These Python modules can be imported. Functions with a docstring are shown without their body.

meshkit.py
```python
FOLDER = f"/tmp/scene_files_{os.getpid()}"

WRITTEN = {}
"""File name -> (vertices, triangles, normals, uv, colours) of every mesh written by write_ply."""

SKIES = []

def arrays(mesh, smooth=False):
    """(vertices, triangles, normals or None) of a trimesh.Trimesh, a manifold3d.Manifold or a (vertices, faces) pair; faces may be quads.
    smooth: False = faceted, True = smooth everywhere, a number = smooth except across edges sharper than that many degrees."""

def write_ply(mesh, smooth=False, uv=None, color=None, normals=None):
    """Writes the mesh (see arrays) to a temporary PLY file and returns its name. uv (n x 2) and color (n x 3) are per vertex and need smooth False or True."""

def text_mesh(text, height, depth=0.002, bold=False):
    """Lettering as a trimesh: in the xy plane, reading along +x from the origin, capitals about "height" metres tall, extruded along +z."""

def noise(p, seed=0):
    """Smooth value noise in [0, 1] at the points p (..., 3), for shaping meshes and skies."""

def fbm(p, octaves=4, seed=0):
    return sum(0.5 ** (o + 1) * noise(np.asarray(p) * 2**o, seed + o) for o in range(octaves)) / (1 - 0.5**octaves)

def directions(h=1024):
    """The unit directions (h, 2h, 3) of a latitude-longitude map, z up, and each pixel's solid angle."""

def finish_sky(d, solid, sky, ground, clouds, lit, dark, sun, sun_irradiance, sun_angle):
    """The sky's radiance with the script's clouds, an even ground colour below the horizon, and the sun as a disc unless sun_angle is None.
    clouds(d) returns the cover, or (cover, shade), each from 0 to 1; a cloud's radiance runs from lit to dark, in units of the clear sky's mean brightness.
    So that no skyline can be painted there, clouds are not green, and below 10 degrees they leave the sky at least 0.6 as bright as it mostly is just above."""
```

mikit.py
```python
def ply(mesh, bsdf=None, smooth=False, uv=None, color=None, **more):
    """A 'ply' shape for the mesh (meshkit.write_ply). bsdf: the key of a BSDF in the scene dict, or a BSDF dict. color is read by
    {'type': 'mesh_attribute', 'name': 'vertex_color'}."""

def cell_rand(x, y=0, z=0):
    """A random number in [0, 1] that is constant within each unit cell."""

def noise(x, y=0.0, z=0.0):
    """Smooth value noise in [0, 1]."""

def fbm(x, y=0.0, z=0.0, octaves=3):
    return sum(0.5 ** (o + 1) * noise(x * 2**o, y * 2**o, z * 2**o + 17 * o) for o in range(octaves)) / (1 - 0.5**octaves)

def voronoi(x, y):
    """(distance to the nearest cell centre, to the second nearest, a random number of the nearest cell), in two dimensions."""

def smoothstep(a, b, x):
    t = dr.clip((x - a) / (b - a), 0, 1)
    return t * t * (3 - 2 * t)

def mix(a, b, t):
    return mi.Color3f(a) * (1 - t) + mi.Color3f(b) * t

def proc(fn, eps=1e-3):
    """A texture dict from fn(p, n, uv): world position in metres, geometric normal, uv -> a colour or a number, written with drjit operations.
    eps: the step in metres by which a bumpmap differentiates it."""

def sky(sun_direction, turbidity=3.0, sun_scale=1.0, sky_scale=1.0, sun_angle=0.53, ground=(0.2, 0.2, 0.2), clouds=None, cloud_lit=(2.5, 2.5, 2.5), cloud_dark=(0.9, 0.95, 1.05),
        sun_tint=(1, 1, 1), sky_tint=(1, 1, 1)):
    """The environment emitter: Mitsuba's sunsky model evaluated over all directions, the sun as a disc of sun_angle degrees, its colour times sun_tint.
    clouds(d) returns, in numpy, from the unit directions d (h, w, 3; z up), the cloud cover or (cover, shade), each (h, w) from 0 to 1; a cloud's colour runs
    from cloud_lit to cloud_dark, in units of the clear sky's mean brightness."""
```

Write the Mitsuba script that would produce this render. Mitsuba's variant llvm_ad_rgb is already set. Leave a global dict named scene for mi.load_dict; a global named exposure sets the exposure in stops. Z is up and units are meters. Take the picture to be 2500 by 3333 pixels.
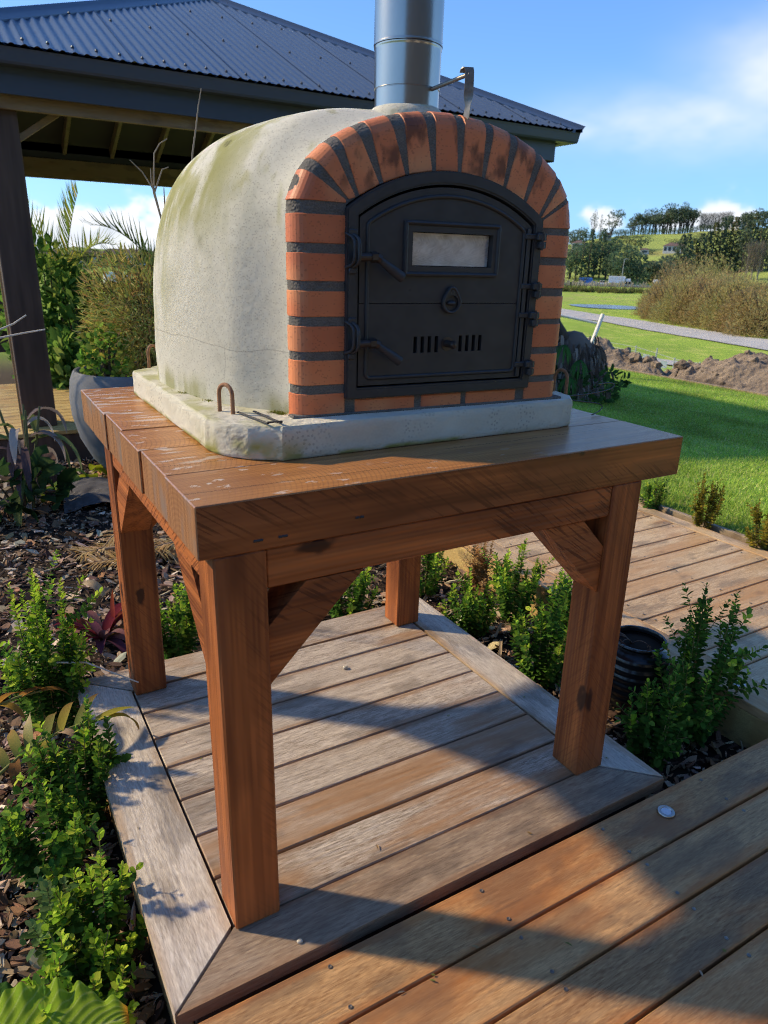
import math
import numpy as np, trimesh, drjit as dr, mitsuba as mi, mikit, meshkit
from scipy.spatial import ConvexHull
from shapely.geometry import Polygon, LineString
from mikit import proc, noise, fbm, voronoi, cell_rand, smoothstep, mix

scene, labels = {'type': 'scene'}, {}
# ------------------------------------------------------------------ camera, sky, exposure
CAM = np.array([-0.30136, -1.12695, 1.36266])
yaw, pitch, roll = np.radians([30.81354, -19.57893, 1.60372])
FWD = np.array([math.sin(yaw) * math.cos(pitch), math.cos(yaw) * math.cos(pitch), math.sin(pitch)])
RT = np.cross(FWD, [0, 0, 1]); RT /= np.linalg.norm(RT); UP = np.cross(RT, FWD)
UPR = -math.sin(roll) * RT + math.cos(roll) * UP
scene['camera'] = {'type': 'thinlens', 'aperture_radius': 0.0019, 'focus_distance': 1.95, 'fov': 56.9176, 'fov_axis': 'x', 'near_clip': 0.05, 'far_clip': 4000.0,
                   'to_world': mi.ScalarTransform4f().look_at(origin=CAM.tolist(), target=(CAM + FWD).tolist(), up=UPR.tolist())}
SUN = np.array([-0.625, 0.538, 0.565])


def sky_clouds(d):
    az = np.degrees(np.arctan2(d[..., 0], d[..., 1])); el = np.degrees(np.arcsin(np.clip(d[..., 2], -1, 1)))
    q = np.stack([d[..., 0] * 9, d[..., 1] * 9, d[..., 2] * 26], -1)
    soft = meshkit.fbm(q * 0.8 + 3.0, 5, 3)
    puff = meshkit.fbm(np.stack([d[..., 0] * 22, d[..., 1] * 22, d[..., 2] * 34], -1) + 11.0, 5, 8)
    fine = meshkit.fbm(d * 75 + 7.0, 4, 12)
    big = meshkit.fbm(np.stack([d[..., 0] * 3.1, d[..., 1] * 3.1, d[..., 2] * 8], -1) + 5.0, 3, 21)
    def lump(a0, e0, wa, we):
        return np.exp(-((az - a0) / wa) ** 2 - ((el - e0) / we) ** 2)
    # cumulus bank low in the north, with a flat grey base, plus one heap above the eastern hill
    top = 3.0 + 0.8 * (meshkit.fbm(np.stack([az * 0.42, az * 0 + 1.3, az * 0], -1), 3, 5) - 0.5) * 2
    bank = 1 / (1 + np.exp(-(top - el + (puff - 0.5) * 6.0 + (fine - 0.5) * 2.6) / 0.22)) * np.clip((36 - np.abs(az - 2)) / 10, 0, 1)
    heap = np.maximum(lump(53.6, 3.2, 1.7, 1.15), lump(46.3, 2.7, 1.3, 0.8) * 0.75)
    heap = np.maximum(heap, lump(50.6, 2.9, 1.6, 0.7) * 0.7)
    heap = 1 / (1 + np.exp(-(heap - 0.50 + (puff - 0.5) * 1.9 + (fine - 0.5) * 0.9) / 0.08)) * np.clip(np.maximum(lump(53.6, 3.4, 3.6, 2.2), lump(46.5, 3.0, 3.0, 1.8)) * 3 - .4, 0, 1)
    wisp = np.maximum(lump(50.5, 9.0, 8.5, 2.0), lump(56.5, 11.6, 5.5, 3.0))
    wisp = np.maximum(wisp, lump(44, 8.8, 2.6, 0.8)) * np.clip(0.05 + 1.25 * soft + 0.8 * (puff - 0.5), 0, 1) * 0.80
    high = np.clip((big - 0.66) * 3.0, 0, 1) * np.clip((soft - 0.30) * 2.2, 0, 0.7) * np.clip((el - 13) / 8, 0, 1) * 0.7
    cover = np.maximum.reduce([bank * 0.95, heap * 0.95, wisp, high])
    shade = np.clip(np.where(bank > 0.3, (1.5 - el + (puff - 0.5) * 5.0) * 0.5, 0.12), 0, 0.8)
    return np.clip(cover, 0, 1), shade


scene['sky_light'] = mikit.sky(SUN, turbidity=2.3, clouds=sky_clouds, cloud_lit=(2.5, 2.55, 2.65), cloud_dark=(1.3, 1.45, 1.7), sky_tint=(0.65, 0.85, 1.12), sun_tint=(1.0, 0.975, 0.90), sun_scale=0.82, sky_scale=1.5, sun_angle=2.6)
exposure = 2.0

# ------------------------------------------------------------------ helpers


def lab(key, label=None, cat=None, group=None, kind=None):
    d = {}
    if label: d['label'] = label
    if cat: d['category'] = cat
    if group: d['group'] = group
    if kind: d['kind'] = kind
    labels[key] = d


USED = {}


def nm(base):
    """base, base_001, base_002 ..."""
    k = USED.get(base, 0); USED[base] = k + 1
    return base if k == 0 else f'{base}_{k:03d}'


WOODS = {'wood_stained_x': ('timber_oiled', 0), 'wood_stained_y': ('timber_oiled', 1), 'wood_stained_z': ('timber_oiled', 2),
         'deck_grey_x': ('timber_deck', 0), 'deck_grey_y': ('timber_deck', 1), 'deck_warm_x': ('timber_deck', 10), 'deck_pink_x': ('timber_deck', 20),
         'deck_pink_y': ('timber_deck', 21), 'rough_pine': ('timber_deck', 30), 'floor_pine': ('timber_deck', 40), 'deck_silver_y': ('timber_deck', 51), 'deck_brown_x': ('timber_deck', 60)}


def put(key, mesh, bsdf, smooth=False, uv=None, color=None, **more):
    assert key not in scene, key
    if bsdf in WOODS:
        bsdf, code = WOODS[bsdf]; uv = np.zeros((len(mesh.vertices), 2)) if uv is None else np.array(uv, float); uv[:, 1] = code
        q = np.asarray(mesh.vertices)[:, [1, 0, 0][code % 10]]; uv[:, 0] += 0.6 * ((q - q.min()) / max(np.ptp(q), 1e-6) - 0.5)   # the fraction runs across the board
    scene[key] = mikit.ply(mesh, bsdf, smooth=smooth, uv=uv, color=color, **more)
    return key


def cat_m(ms):
    ms = [m if not isinstance(m, tuple) else trimesh.Trimesh(m[0], m[1], process=False) for m in ms]
    return trimesh.util.concatenate(ms) if len(ms) > 1 else ms[0]


_c = np.array([[x, y, z] for x in (-1, 1) for y in (-1, 1) for z in (-1, 1)], float)
_tv = np.concatenate([_c * [1, .8, .8], _c * [.8, 1, .8], _c * [.8, .8, 1]])
_tw = np.concatenate([np.tile([0, 1, 1], (8, 1)), np.tile([1, 0, 1], (8, 1)), np.tile([1, 1, 0], (8, 1))]).astype(float)
_hull = ConvexHull(_tv); _tf = _hull.simplices.copy()
for _i, _f in enumerate(_tf):
    a, b, c = _tv[_f]
    if np.dot(np.cross(b - a, c - a), (a + b + c) / 3) < 0: _tf[_i] = _f[::-1]


def box(x0, x1, y0, y1, z0, z1, c=0.003):
    h = np.array([x1 - x0, y1 - y0, z1 - z0]) / 2; m = np.array([x1 + x0, y1 + y0, z1 + z0]) / 2
    c = min(c, h.min() * 0.45)
    s = np.tile(_c, (3, 1))
    return trimesh.Trimesh(s * (h - c * _tw) + m, _tf, process=False)


def bar(p, q, w, h, c=0.003, up=(0, 0, 1)):
    """a chamfered bar from p to q, w wide across, h along 'up'"""
    p, q = np.array(p, float), np.array(q, float); L = np.linalg.norm(q - p); x = (q - p) / L
    y = np.cross(up, x); y /= np.linalg.norm(y); z = np.cross(x, y)
    b = box(-L / 2, L / 2, -w / 2, w / 2, -h / 2, h / 2, c)
    M = np.eye(4); M[:3, 0], M[:3, 1], M[:3, 2], M[:3, 3] = x, y, z, (p + q) / 2
    b.apply_transform(M); return b


def tube(pts, r, n=8, cap=True):
    pts = np.array(pts, float); r = np.broadcast_to(r, len(pts))
    t = np.gradient(pts, axis=0); t /= np.linalg.norm(t, axis=1, keepdims=True)
    ref = np.array([0, 0, 1.0]) if abs(t[:, 2]).max() < 0.95 else np.array([0.31, 0.95, 0.02])
    a = np.cross(t, ref); a /= np.linalg.norm(a, axis=1, keepdims=True); b = np.cross(t, a)
    ang = np.linspace(0, 2 * np.pi, n, endpoint=False)
    v = pts[:, None] + r[:, None, None] * (np.cos(ang)[None, :, None] * a[:, None] + np.sin(ang)[None, :, None] * b[:, None])
    k = len(pts); i = np.arange(k - 1)[:, None] * n; j = np.arange(n)[None]; j2 = (j + 1) % n
    f = np.stack([i + j, i + n + j, i + n + j2, i + j2], -1).reshape(-1, 4)
    f = np.vstack([f[:, [0, 1, 2]], f[:, [0, 2, 3]]]); v = v.reshape(-1, 3)
    if cap:
        v = np.vstack([v, pts[0], pts[-1]]); o = len(v) - 2; l = (k - 1) * n
        f = np.vstack([f, [[o, q, (q + 1) % n] for q in range(n)], [[o + 1, l + (q + 1) % n, l + q] for q in range(n)]])
    return trimesh.Trimesh(v, f[:, ::-1], process=False)


def lathe(prof, n=48):
    """prof: (r, z) rows, from bottom to top, outside face out"""
    prof = np.array(prof, float); ang = np.linspace(0, 2 * np.pi, n, endpoint=False)
    v = np.stack([prof[:, None, 0] * np.cos(ang), prof[:, None, 0] * np.sin(ang), np.tile(prof[:, None, 1], (1, n))], -1).reshape(-1, 3)
    k = len(prof); i = np.arange(k - 1)[:, None] * n; j = np.arange(n)[None]; j2 = (j + 1) % n
    f = np.stack([i + j, i + j2, i + n + j2, i + n + j], -1).reshape(-1, 4)
    return trimesh.Trimesh(v, np.vstack([f[:, [0, 1, 2]], f[:, [0, 2, 3]]]), process=False)


def grid(P):
    """P (a, b, 3) points -> mesh"""
    a, b = P.shape[:2]; i = np.arange(a - 1)[:, None] * b; j = np.arange(b - 1)[None]
    f = np.stack([i + j, i + b + j, i + b + j + 1, i + j + 1], -1).reshape(-1, 4)
    return trimesh.Trimesh(P.reshape(-1, 3), np.vstack([f[:, [0, 1, 2]], f[:, [0, 2, 3]]]), process=False)


def moved(m, *t):
    m = m.copy(); m.apply_translation(t); return m


def ids(m, k):
    return np.tile([float(round(k)), 0.0], (len(m.vertices), 1))


def azr(az, r, z=0.0):
    """a point at azimuth az (degrees east of the table's depth axis) and r metres from the photographer's feet"""
    a = math.radians(az); return np.array([CAM[0] + r * math.sin(a), CAM[1] + r * math.cos(a), z])


def basis(x, up):
    x = x / np.linalg.norm(x, axis=-1, keepdims=True)
    s = np.cross(up, x); s /= np.maximum(np.linalg.norm(s, axis=-1, keepdims=True), 1e-6)
    return x, s, np.cross(x, s)


LEAF_V = np.array([[0, 0, 0], [.30, .46, .06], [.30, -.46, .06], [.30, 0, -.02], [.74, .44, .02], [.74, -.44, .02], [.74, 0, -.05], [1, 0, -.09]])
LEAF_F = np.array([[0, 3, 1], [0, 2, 3], [1, 3, 6], [1, 6, 4], [3, 2, 5], [3, 5, 6], [4, 6, 7], [6, 5, 7]])
BLADE_V = np.array([[0, .5, 0], [0, -.5, 0], [.55, .38, .06], [.55, -.38, .06], [1, 0, 0]])
BLADE_F = np.array([[0, 1, 2], [1, 3, 2], [2, 3, 4]])
TRI_V = np.array([[0, .5, 0], [0, -.5, 0], [1, 0, 0]]); TRI_F = np.array([[0, 1, 2]])


def leaves(P, D, L, W, C, up=None, tv=LEAF_V, tf=LEAF_F):
    """many leaves: base points P, directions D, lengths L, widths W, colours C -> (mesh, colours)"""
    n = len(P); L = np.broadcast_to(L, n); W = np.broadcast_to(W, n)
    up = np.tile([0, 0, 1.0], (n, 1)) if up is None else up
    x, s, u = basis(D, up)
    v = P[:, None] + x[:, None] * (L[:, None] * tv[:, 0])[..., None] + s[:, None] * (W[:, None] * tv[:, 1])[..., None] + u[:, None] * (L[:, None] * tv[:, 2])[..., None]
    f = (tf[None] + (np.arange(n) * len(tv))[:, None, None]).reshape(-1, 3)
    return trimesh.Trimesh(v.reshape(-1, 3), f, process=False), np.repeat(C, len(tv), axis=0)


def unit(rng, n):
    v = rng.normal(size=(n, 3)); return v / np.linalg.norm(v, axis=1, keepdims=True)


def jit(rng, cols, n, amt=0.2, w=None):
    """n colours drawn from the list cols, each a little lighter or darker"""
    cols = np.array(cols); k = rng.choice(len(cols), n, p=w)
    return np.clip(cols[k] * (1 + rng.uniform(-amt, amt, (n, 1))) * (1 + rng.uniform(-amt / 3, amt / 3, (n, 3))), 0, 1)


# ------------------------------------------------------------------ materials
def prin(col, rough=0.6, spec=0.5, **kw):
    d = {'type': 'principled', 'base_color': col if isinstance(col, dict) else {'type': 'rgb', 'value': list(col)}, 'roughness': rough, 'specular': spec}
    d.update(kw); return d


def two(b): return {'type': 'twosided', 'bsdf': b}


def bumped(b, fn, eps=1e-3): return {'type': 'bumpmap', 'arbitrary': {**proc(fn, eps)}, 'bsdf': b, 'scale': 1.0}


VCOL = {'type': 'mesh_attribute', 'name': 'vertex_color'}


def rid(uv): return dr.floor(uv.x + 0.5)


def lay(p, uv):
    """coordinates along and across the grain: uv.y holds the board's axis (0 x, 1 y, 2 z) plus ten times its kind"""
    code = dr.floor(uv.y + 0.5); kind = dr.floor(code / 10); ax = code - 10 * kind
    a = dr.select(ax < 0.5, p.x, dr.select(ax < 1.5, p.y, p.z)); b = dr.select(ax < 0.5, p.y, p.x); c = dr.select(ax < 1.5, p.z, p.y)
    return a, b, c, kind


def stained(p, n, uv):
    """red-brown oiled softwood: long grain, saw-blade arcs across it, knots and dark blotches"""
    a, b, c, _ = lay(p, uv); k = rid(uv); r = cell_rand(k, 3, 7); o = k * 3.37
    warp = noise(a * 1.8 + o, b * 6, c * 6)
    g = noise(a * 1.5 + o, b * 46 + warp * 4, c * 46 + warp * 4)
    g2 = noise(a * 6 + o, b * 210, c * 210)
    blot = fbm(a * 3.4 + o + 9, b * 8, c * 8, octaves=3)
    d1, _, w1 = voronoi(a * 3.1 + o, (b + c * 0.73) * 9 + k)
    d1 = d1 + 0.10 * (noise(a * 60, b * 90, c * 90) - 0.5)
    knot = smoothstep(0.15, 0.07, d1) * smoothstep(0.80, 0.82, w1)
    sw = 0.6 * noise((a * 0.62 + (b + c) * 0.85) * 330.0 + o, (a * 0.85 - (b + c) * 0.62) * 18.0) + 0.4 * noise((a * 0.58 + (b + c) * 0.90) * 170.0 + o, (a * 0.9 - (b + c) * 0.58) * 9.0)
    saw = smoothstep(0.50, 0.74, sw) * smoothstep(0.30, 0.52, noise(a * 3.1 + o + 31, b * 5, c * 5))
    stain = smoothstep(0.54, 0.70, fbm(a * 1.9 + o + 3, b * 14, c * 14, octaves=4))
    t = -0.10 + 0.72 * g + 0.52 * g2 + 0.35 * (r - 0.5)
    col = mix((0.50, 0.165, 0.047), (0.130, 0.036, 0.013), dr.clip(t, 0, 1))
    col = mix(col, (0.095, 0.030, 0.014), smoothstep(0.48, 0.70, blot) * 0.6)
    col = mix(col, (0.30, 0.105, 0.040), stain * 0.5)
    col = mix(col, (0.080, 0.024, 0.010), saw * dr.select(dr.abs(uv.y - 2) < 0.5, 0.25, 0.72))
    return mix(col, (0.035, 0.015, 0.010), knot * 0.9)


def stained_top(p, n, uv):
    """the same timber lying flat on top: a lighter honey tone on upward faces, with grain, bandsaw arcs, bird-dropping splashes"""
    a, b, c = p.x, p.y, p.z; k = rid(uv); o = k * 3.37
    base = stained(p, n, uv)
    g = 0.6 * noise(a * 2.5 + o, b * 60 + 5 * noise(a * 1.5 + o, b * 5), c * 40) + 0.5 * noise(a * 9 + o, b * 190)
    arc = dr.sin((a * 0.95 + 0.6 * dr.square((b - 0.1 - 0.206 * dr.floor(b / 0.206)) * 3.0) * 0.5) * 620.0 + 3 * noise(a * 8, b * 8))
    col = mix((0.54, 0.255, 0.075), (0.26, 0.105, 0.034), dr.clip(0.1 + g * 0.9 + 0.25 * (cell_rand(k, 5, 1) - 0.5), 0, 1))
    col = mix(col, (0.17, 0.085, 0.034), smoothstep(0.3, 1.0, arc) * 0.36 * smoothstep(0.35, 0.6, fbm(a * 2.4, b * 4, octaves=2)))
    red = smoothstep(0.55, 0.85, fbm(a * 1.7 + 4, b * 2.6, octaves=3))
    col = mix(col, (0.22, 0.085, 0.034), red * 0.6)
    d1, _, w1 = voronoi(a * 20 + 3, b * 46); s = smoothstep(0.40, 0.15, d1 + 0.6 * (noise(a * 110, b * 240) - 0.4)) * smoothstep(0.72, 0.78, w1) * smoothstep(0.30, 0.6, noise(a * 60, b * 110))
    near = smoothstep(0.42, 0.02, a) + smoothstep(0.17, 0.02, b) * 0.55 * smoothstep(0.95, 0.6, a)
    streak = smoothstep(0.66, 0.80, noise(a * 14 + 7, b * 75)) * smoothstep(0.5, 0.62, fbm(a * 5, b * 5 + 3, octaves=2)) * smoothstep(0.3, 0.05, a)
    col = mix(col, (0.62, 0.59, 0.53), dr.clip(s * near, 0, 1) * 0.55)
    col = mix(col, (0.55, 0.51, 0.45), streak * 0.6)
    wob = 0.006 * (noise(a * 2.2, 3.0) - 0.5) + 0.0012 * noise(a * 40, 7.0)
    chk = dr.minimum(dr.abs(b - 0.074 - wob) + dr.select(a > 0.55, 1.0, 0.0), dr.minimum(dr.abs(b - 0.268 - wob * 2) + dr.select(a > 0.35, 1.0, 0.0), dr.abs(b - 0.150 + wob) + dr.select(a < 0.62, 1.0, 0.0)))
    col = mix(col, (0.035, 0.018, 0.010), smoothstep(0.0016, 0.0005, chk) * 0.8)
    up = dr.select(n.z > 0.6, 1.0, 0.0)
    endg = dr.select(dr.abs(n.x) > 0.6, 1.0, 0.0)
    ring = dr.sin(dr.sqrt(dr.square(b - 0.1 - 0.206 * dr.floor(b / 0.206)) + dr.square(c - 0.80)) * 620 + 6 * noise(b * 12, c * 12, k))
    ec = mix((0.40, 0.20, 0.088), (0.22, 0.105, 0.052), 0.25 + 0.12 * ring + 0.6 * noise(b * 150, c * 10, k))
    ec = mix(ec, (0.05, 0.03, 0.02), smoothstep(0.78, 0.86, noise(b * 70 + k, c * 9)) * 0.45)
    ec = mix(ec, (0.22, 0.17, 0.14), smoothstep(0.45, 0.75, fbm(b * 16 + k, c * 9, octaves=3)) * 0.8)
    return mix(mix(base, col, up), ec, endg)


# kinds of decking: light, dark, rust colour, rustiness
KINDS = [((0.60, 0.53, 0.44), (0.235, 0.180, 0.130), (0.32, 0.175, 0.080), 0.22),   # silvered platform boards
         ((0.58, 0.355, 0.165), (0.225, 0.110, 0.045), (0.42, 0.160, 0.045), 0.46),  # warm front deck
         ((0.62, 0.485, 0.30), (0.36, 0.235, 0.125), (0.42, 0.235, 0.095), 0.36),     # right deck
         ((0.36, 0.285, 0.19), (0.22, 0.165, 0.105), (0.24, 0.155, 0.085), 0.2),        # rough pine
         ((0.60, 0.45, 0.18), (0.42, 0.29, 0.11), (0.40, 0.23, 0.08), 0.2),          # pale pine floor
         ((0.72, 0.665, 0.58), (0.33, 0.28, 0.22), (0.40, 0.27, 0.15), 0.16),
         ((0.42, 0.32, 0.225), (0.155, 0.103, 0.066), (0.26, 0.13, 0.06), 0.30)]        # darker brown edge board        # silvery border boards


def pick(kind, i):
    v = mi.Color3f(KINDS[0][i])
    for q in range(1, 7): v = dr.select((kind > q - 0.5) & (kind < q + 0.5), mi.Color3f(KINDS[q][i]), v)
    return v


def deckwood(p, n, uv):
    """weathered hardwood decking: silvery grain over brown, rusty where the oil is left, grey grime, moss-yellow on some boards"""
    a, b, c, kind = lay(p, uv); k = rid(uv); r = cell_rand(k, 3, 7); r2 = cell_rand(k, 8, 2); o = k * 5.71
    ru = mi.Float(KINDS[0][3])
    for q in range(1, 7): ru = dr.select((kind > q - 0.5) & (kind < q + 0.5), KINDS[q][3], ru)
    w = noise(a * 1.1 + o, b * 5, c * 5)
    g = noise(a * 7 + o, b * 95 + w * 3, c * 95); g2 = noise(a * 34 + o, b * 300 + w * 3, c * 300); g3 = noise(a * 1.6 + o, b * 24 + w * 2, c * 20)
    patch = fbm(a * 2.6 + o + 13, b * 9, c * 9, octaves=4)
    g4 = noise(a * 85 + o, b * 620, c * 620)
    t = dr.clip(0.26 * g + 0.56 * g2 + 0.66 * g4 + 0.20 * g3 + 0.24 * (r - 0.5) - 0.36, 0, 1)
    col = dr.lerp(pick(kind, 0), pick(kind, 1), t)
    col = dr.lerp(col, pick(kind, 2), dr.clip(smoothstep(0.58 - ru * 0.35, 0.84 - ru * 0.35, patch + 0.3 * (r2 - 0.5)) * (0.2 + 0.6 * g3 + 0.3 * g), 0, 1))
    edge = dr.abs(uv.x - k) / 0.3
    col = dr.lerp(col, pick(kind, 2), smoothstep(0.72, 1.02, edge + 0.5 * (noise(a * 7 + o, b * 30) - 0.5)) * 0.55)
    grime = smoothstep(0.53, 0.72, fbm(a * 6 + o + 40, b * 13, c * 13, octaves=4))
    col = mix(col, (0.085, 0.064, 0.050), grime * 0.42)
    al = smoothstep(0.36, 0.66, noise(a * 2.6 + 70, b * 5) * 0.7 + 0.3 * g3) * dr.select((kind > 0.5) & (kind < 1.5) & (cell_rand(k, 1, 9) > 0.55), 1.0, 0.0)
    return mix(col, (0.30, 0.235, 0.065), al * 0.7)


def grain(p, n, uv):
    a, b, c, _ = lay(p, uv); k = rid(uv) * 5.7
    return noise(a * 7 + k, b * 150, c * 150) * 0.0016


scene['timber_oiled'] = bumped(prin(proc(stained), 0.5, 0.25), grain)
scene['wood_top'] = prin(proc(stained_top), 0.33, 0.38)
scene['timber_deck'] = bumped(prin(proc(deckwood), 0.5, 0.25), grain)


def render_fn(p, n, uv):
    """lime render on the dome: cream, sandy, with green algae streaks on the shoulder and hairline cracks"""
    sand = noise(p.x * 420, p.y * 420, p.z * 420); sand2 = fbm(p.x * 90, p.y * 90, p.z * 90, octaves=3)
    blot = fbm(p.x * 7 + 3, p.y * 7, p.z * 7, octaves=4)
    col = mix((0.585, 0.575, 0.485), (0.425, 0.42, 0.35), dr.clip(0.15 + 0.55 * (sand2 - 0.3) + 0.6 * smoothstep(0.45, 0.8, blot), 0, 1))
    col = mix(col, (0.21, 0.19, 0.15), smoothstep(0.60, 0.84, noise(p.x * 330, p.y * 330, p.z * 330)) * 0.35)
    # algae runs down from the shoulder on the weather side
    run = fbm(p.y * 24 + 2, p.x * 24, p.z * 2.4, octaves=4)
    sh = smoothstep(1.34, 1.50, p.z + 0.12 * (blot - 0.5)) * smoothstep(0.46, 0.30, p.x) * smoothstep(0.36, 0.62, p.y) + smoothstep(0.62, 0.90, p.y) * smoothstep(1.08, 1.34, p.z)
    alg = smoothstep(0.33, 0.58, run * 0.66 + blot * 0.36) * dr.clip(sh, 0, 1)
    col = mix(col, (0.235, 0.235, 0.060), alg * 0.85)
    col = mix(col, (0.085, 0.085, 0.045), smoothstep(0.60, 0.74, run) * smoothstep(0.5, 0.62, blot) * dr.clip(sh, 0, 1) * 0.75)
    spots = smoothstep(0.58, 0.76, fbm(p.x * 26 + 8, p.y * 26, p.z * 9, octaves=3)) * smoothstep(1.25, 1.50, p.z)
    col = mix(col, (0.30, 0.29, 0.10), spots * 0.5)
    foot = smoothstep(1.10, 1.045, p.z + 0.03 * (noise(p.x * 30, p.y * 30) - 0.5)) * smoothstep(0.35, 0.6, fbm(p.x * 20, p.y * 20, 4, octaves=3))
    col = mix(col, (0.22, 0.22, 0.06), foot * 0.7)
    crack = dr.abs(p.z - 1.172 - 0.02 * (fbm(p.y * 6, 1.0, octaves=3) - 0.5) * 2 - 0.05 * dr.square(p.y - 0.5))
    crack2 = dr.abs(p.y - 0.47 - 0.03 * (noise(p.z * 22, 5) - 0.5) - 0.1 * (p.z - 1.1)) + dr.select((p.z > 1.17) | (p.z < 1.09), 1.0, 0.0)
    crack3 = dr.abs(p.y - 0.80 - 0.05 * (noise(p.z * 14, 9) - 0.5) + 0.5 * (p.z - 1.15)) + dr.select((p.z > 1.27) | (p.z < 1.10), 1.0, 0.0)
    cr = smoothstep(0.0015, 0.0004, dr.minimum(crack + dr.select(p.x > 0.4, 1.0, 0.0), dr.minimum(crack2, crack3)))
    return mix(col, (0.14, 0.13, 0.10), cr * 0.35)


scene['render_lime'] = bumped(prin(proc(render_fn), 0.92, 0.2), lambda p, n, uv: (fbm(p.x * 120, p.y * 120, p.z * 120, octaves=3) + 0.1 * noise(p.x * 34, p.y * 34, p.z * 34)) * 0.0009)


def base_fn(p, n, uv):
    b = fbm(p.x * 9, p.y * 9, p.z * 14, octaves=4); s = noise(p.x * 300, p.y * 300, p.z * 300)
    pit = smoothstep(0.30, 0.18, voronoi(p.x * 90 + p.y * 55, p.z * 90 + p.y * 35)[0]) * smoothstep(0.45, 0.7, fbm(p.x * 20, p.y * 20, p.z * 20, octaves=2))
    col = mix((0.62, 0.60, 0.49), (0.41, 0.395, 0.315), dr.clip(b * 1.1 - 0.15 + 0.25 * (s - 0.5), 0, 1))
    col = mix(col, (0.16, 0.145, 0.11), pit * 0.35)
    gr = smoothstep(0.40, 0.66, fbm(p.x * 15 + 4, p.y * 15, p.z * 10, octaves=4))
    where = smoothstep(0.34, 0.20, p.x) * smoothstep(0.48, 0.22, p.y) * smoothstep(1.02, 0.97, p.z) * 1.2 + smoothstep(0.976, 0.966, p.z) * 0.8 + 0.55 * smoothstep(1.028, 1.034, p.z) * smoothstep(0.32, 0.18, p.x)
    return mix(col, (0.27, 0.27, 0.065), gr * dr.clip(where * 1.3, 0, 1) * 0.95)


scene['cast_concrete'] = bumped(prin(proc(base_fn), 0.93, 0.2), lambda p, n, uv: (fbm(p.x * 90, p.y * 90, p.z * 90, octaves=3) + noise(p.x * 38, p.y * 38, p.z * 38) * 0.4) * 0.0036)


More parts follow.
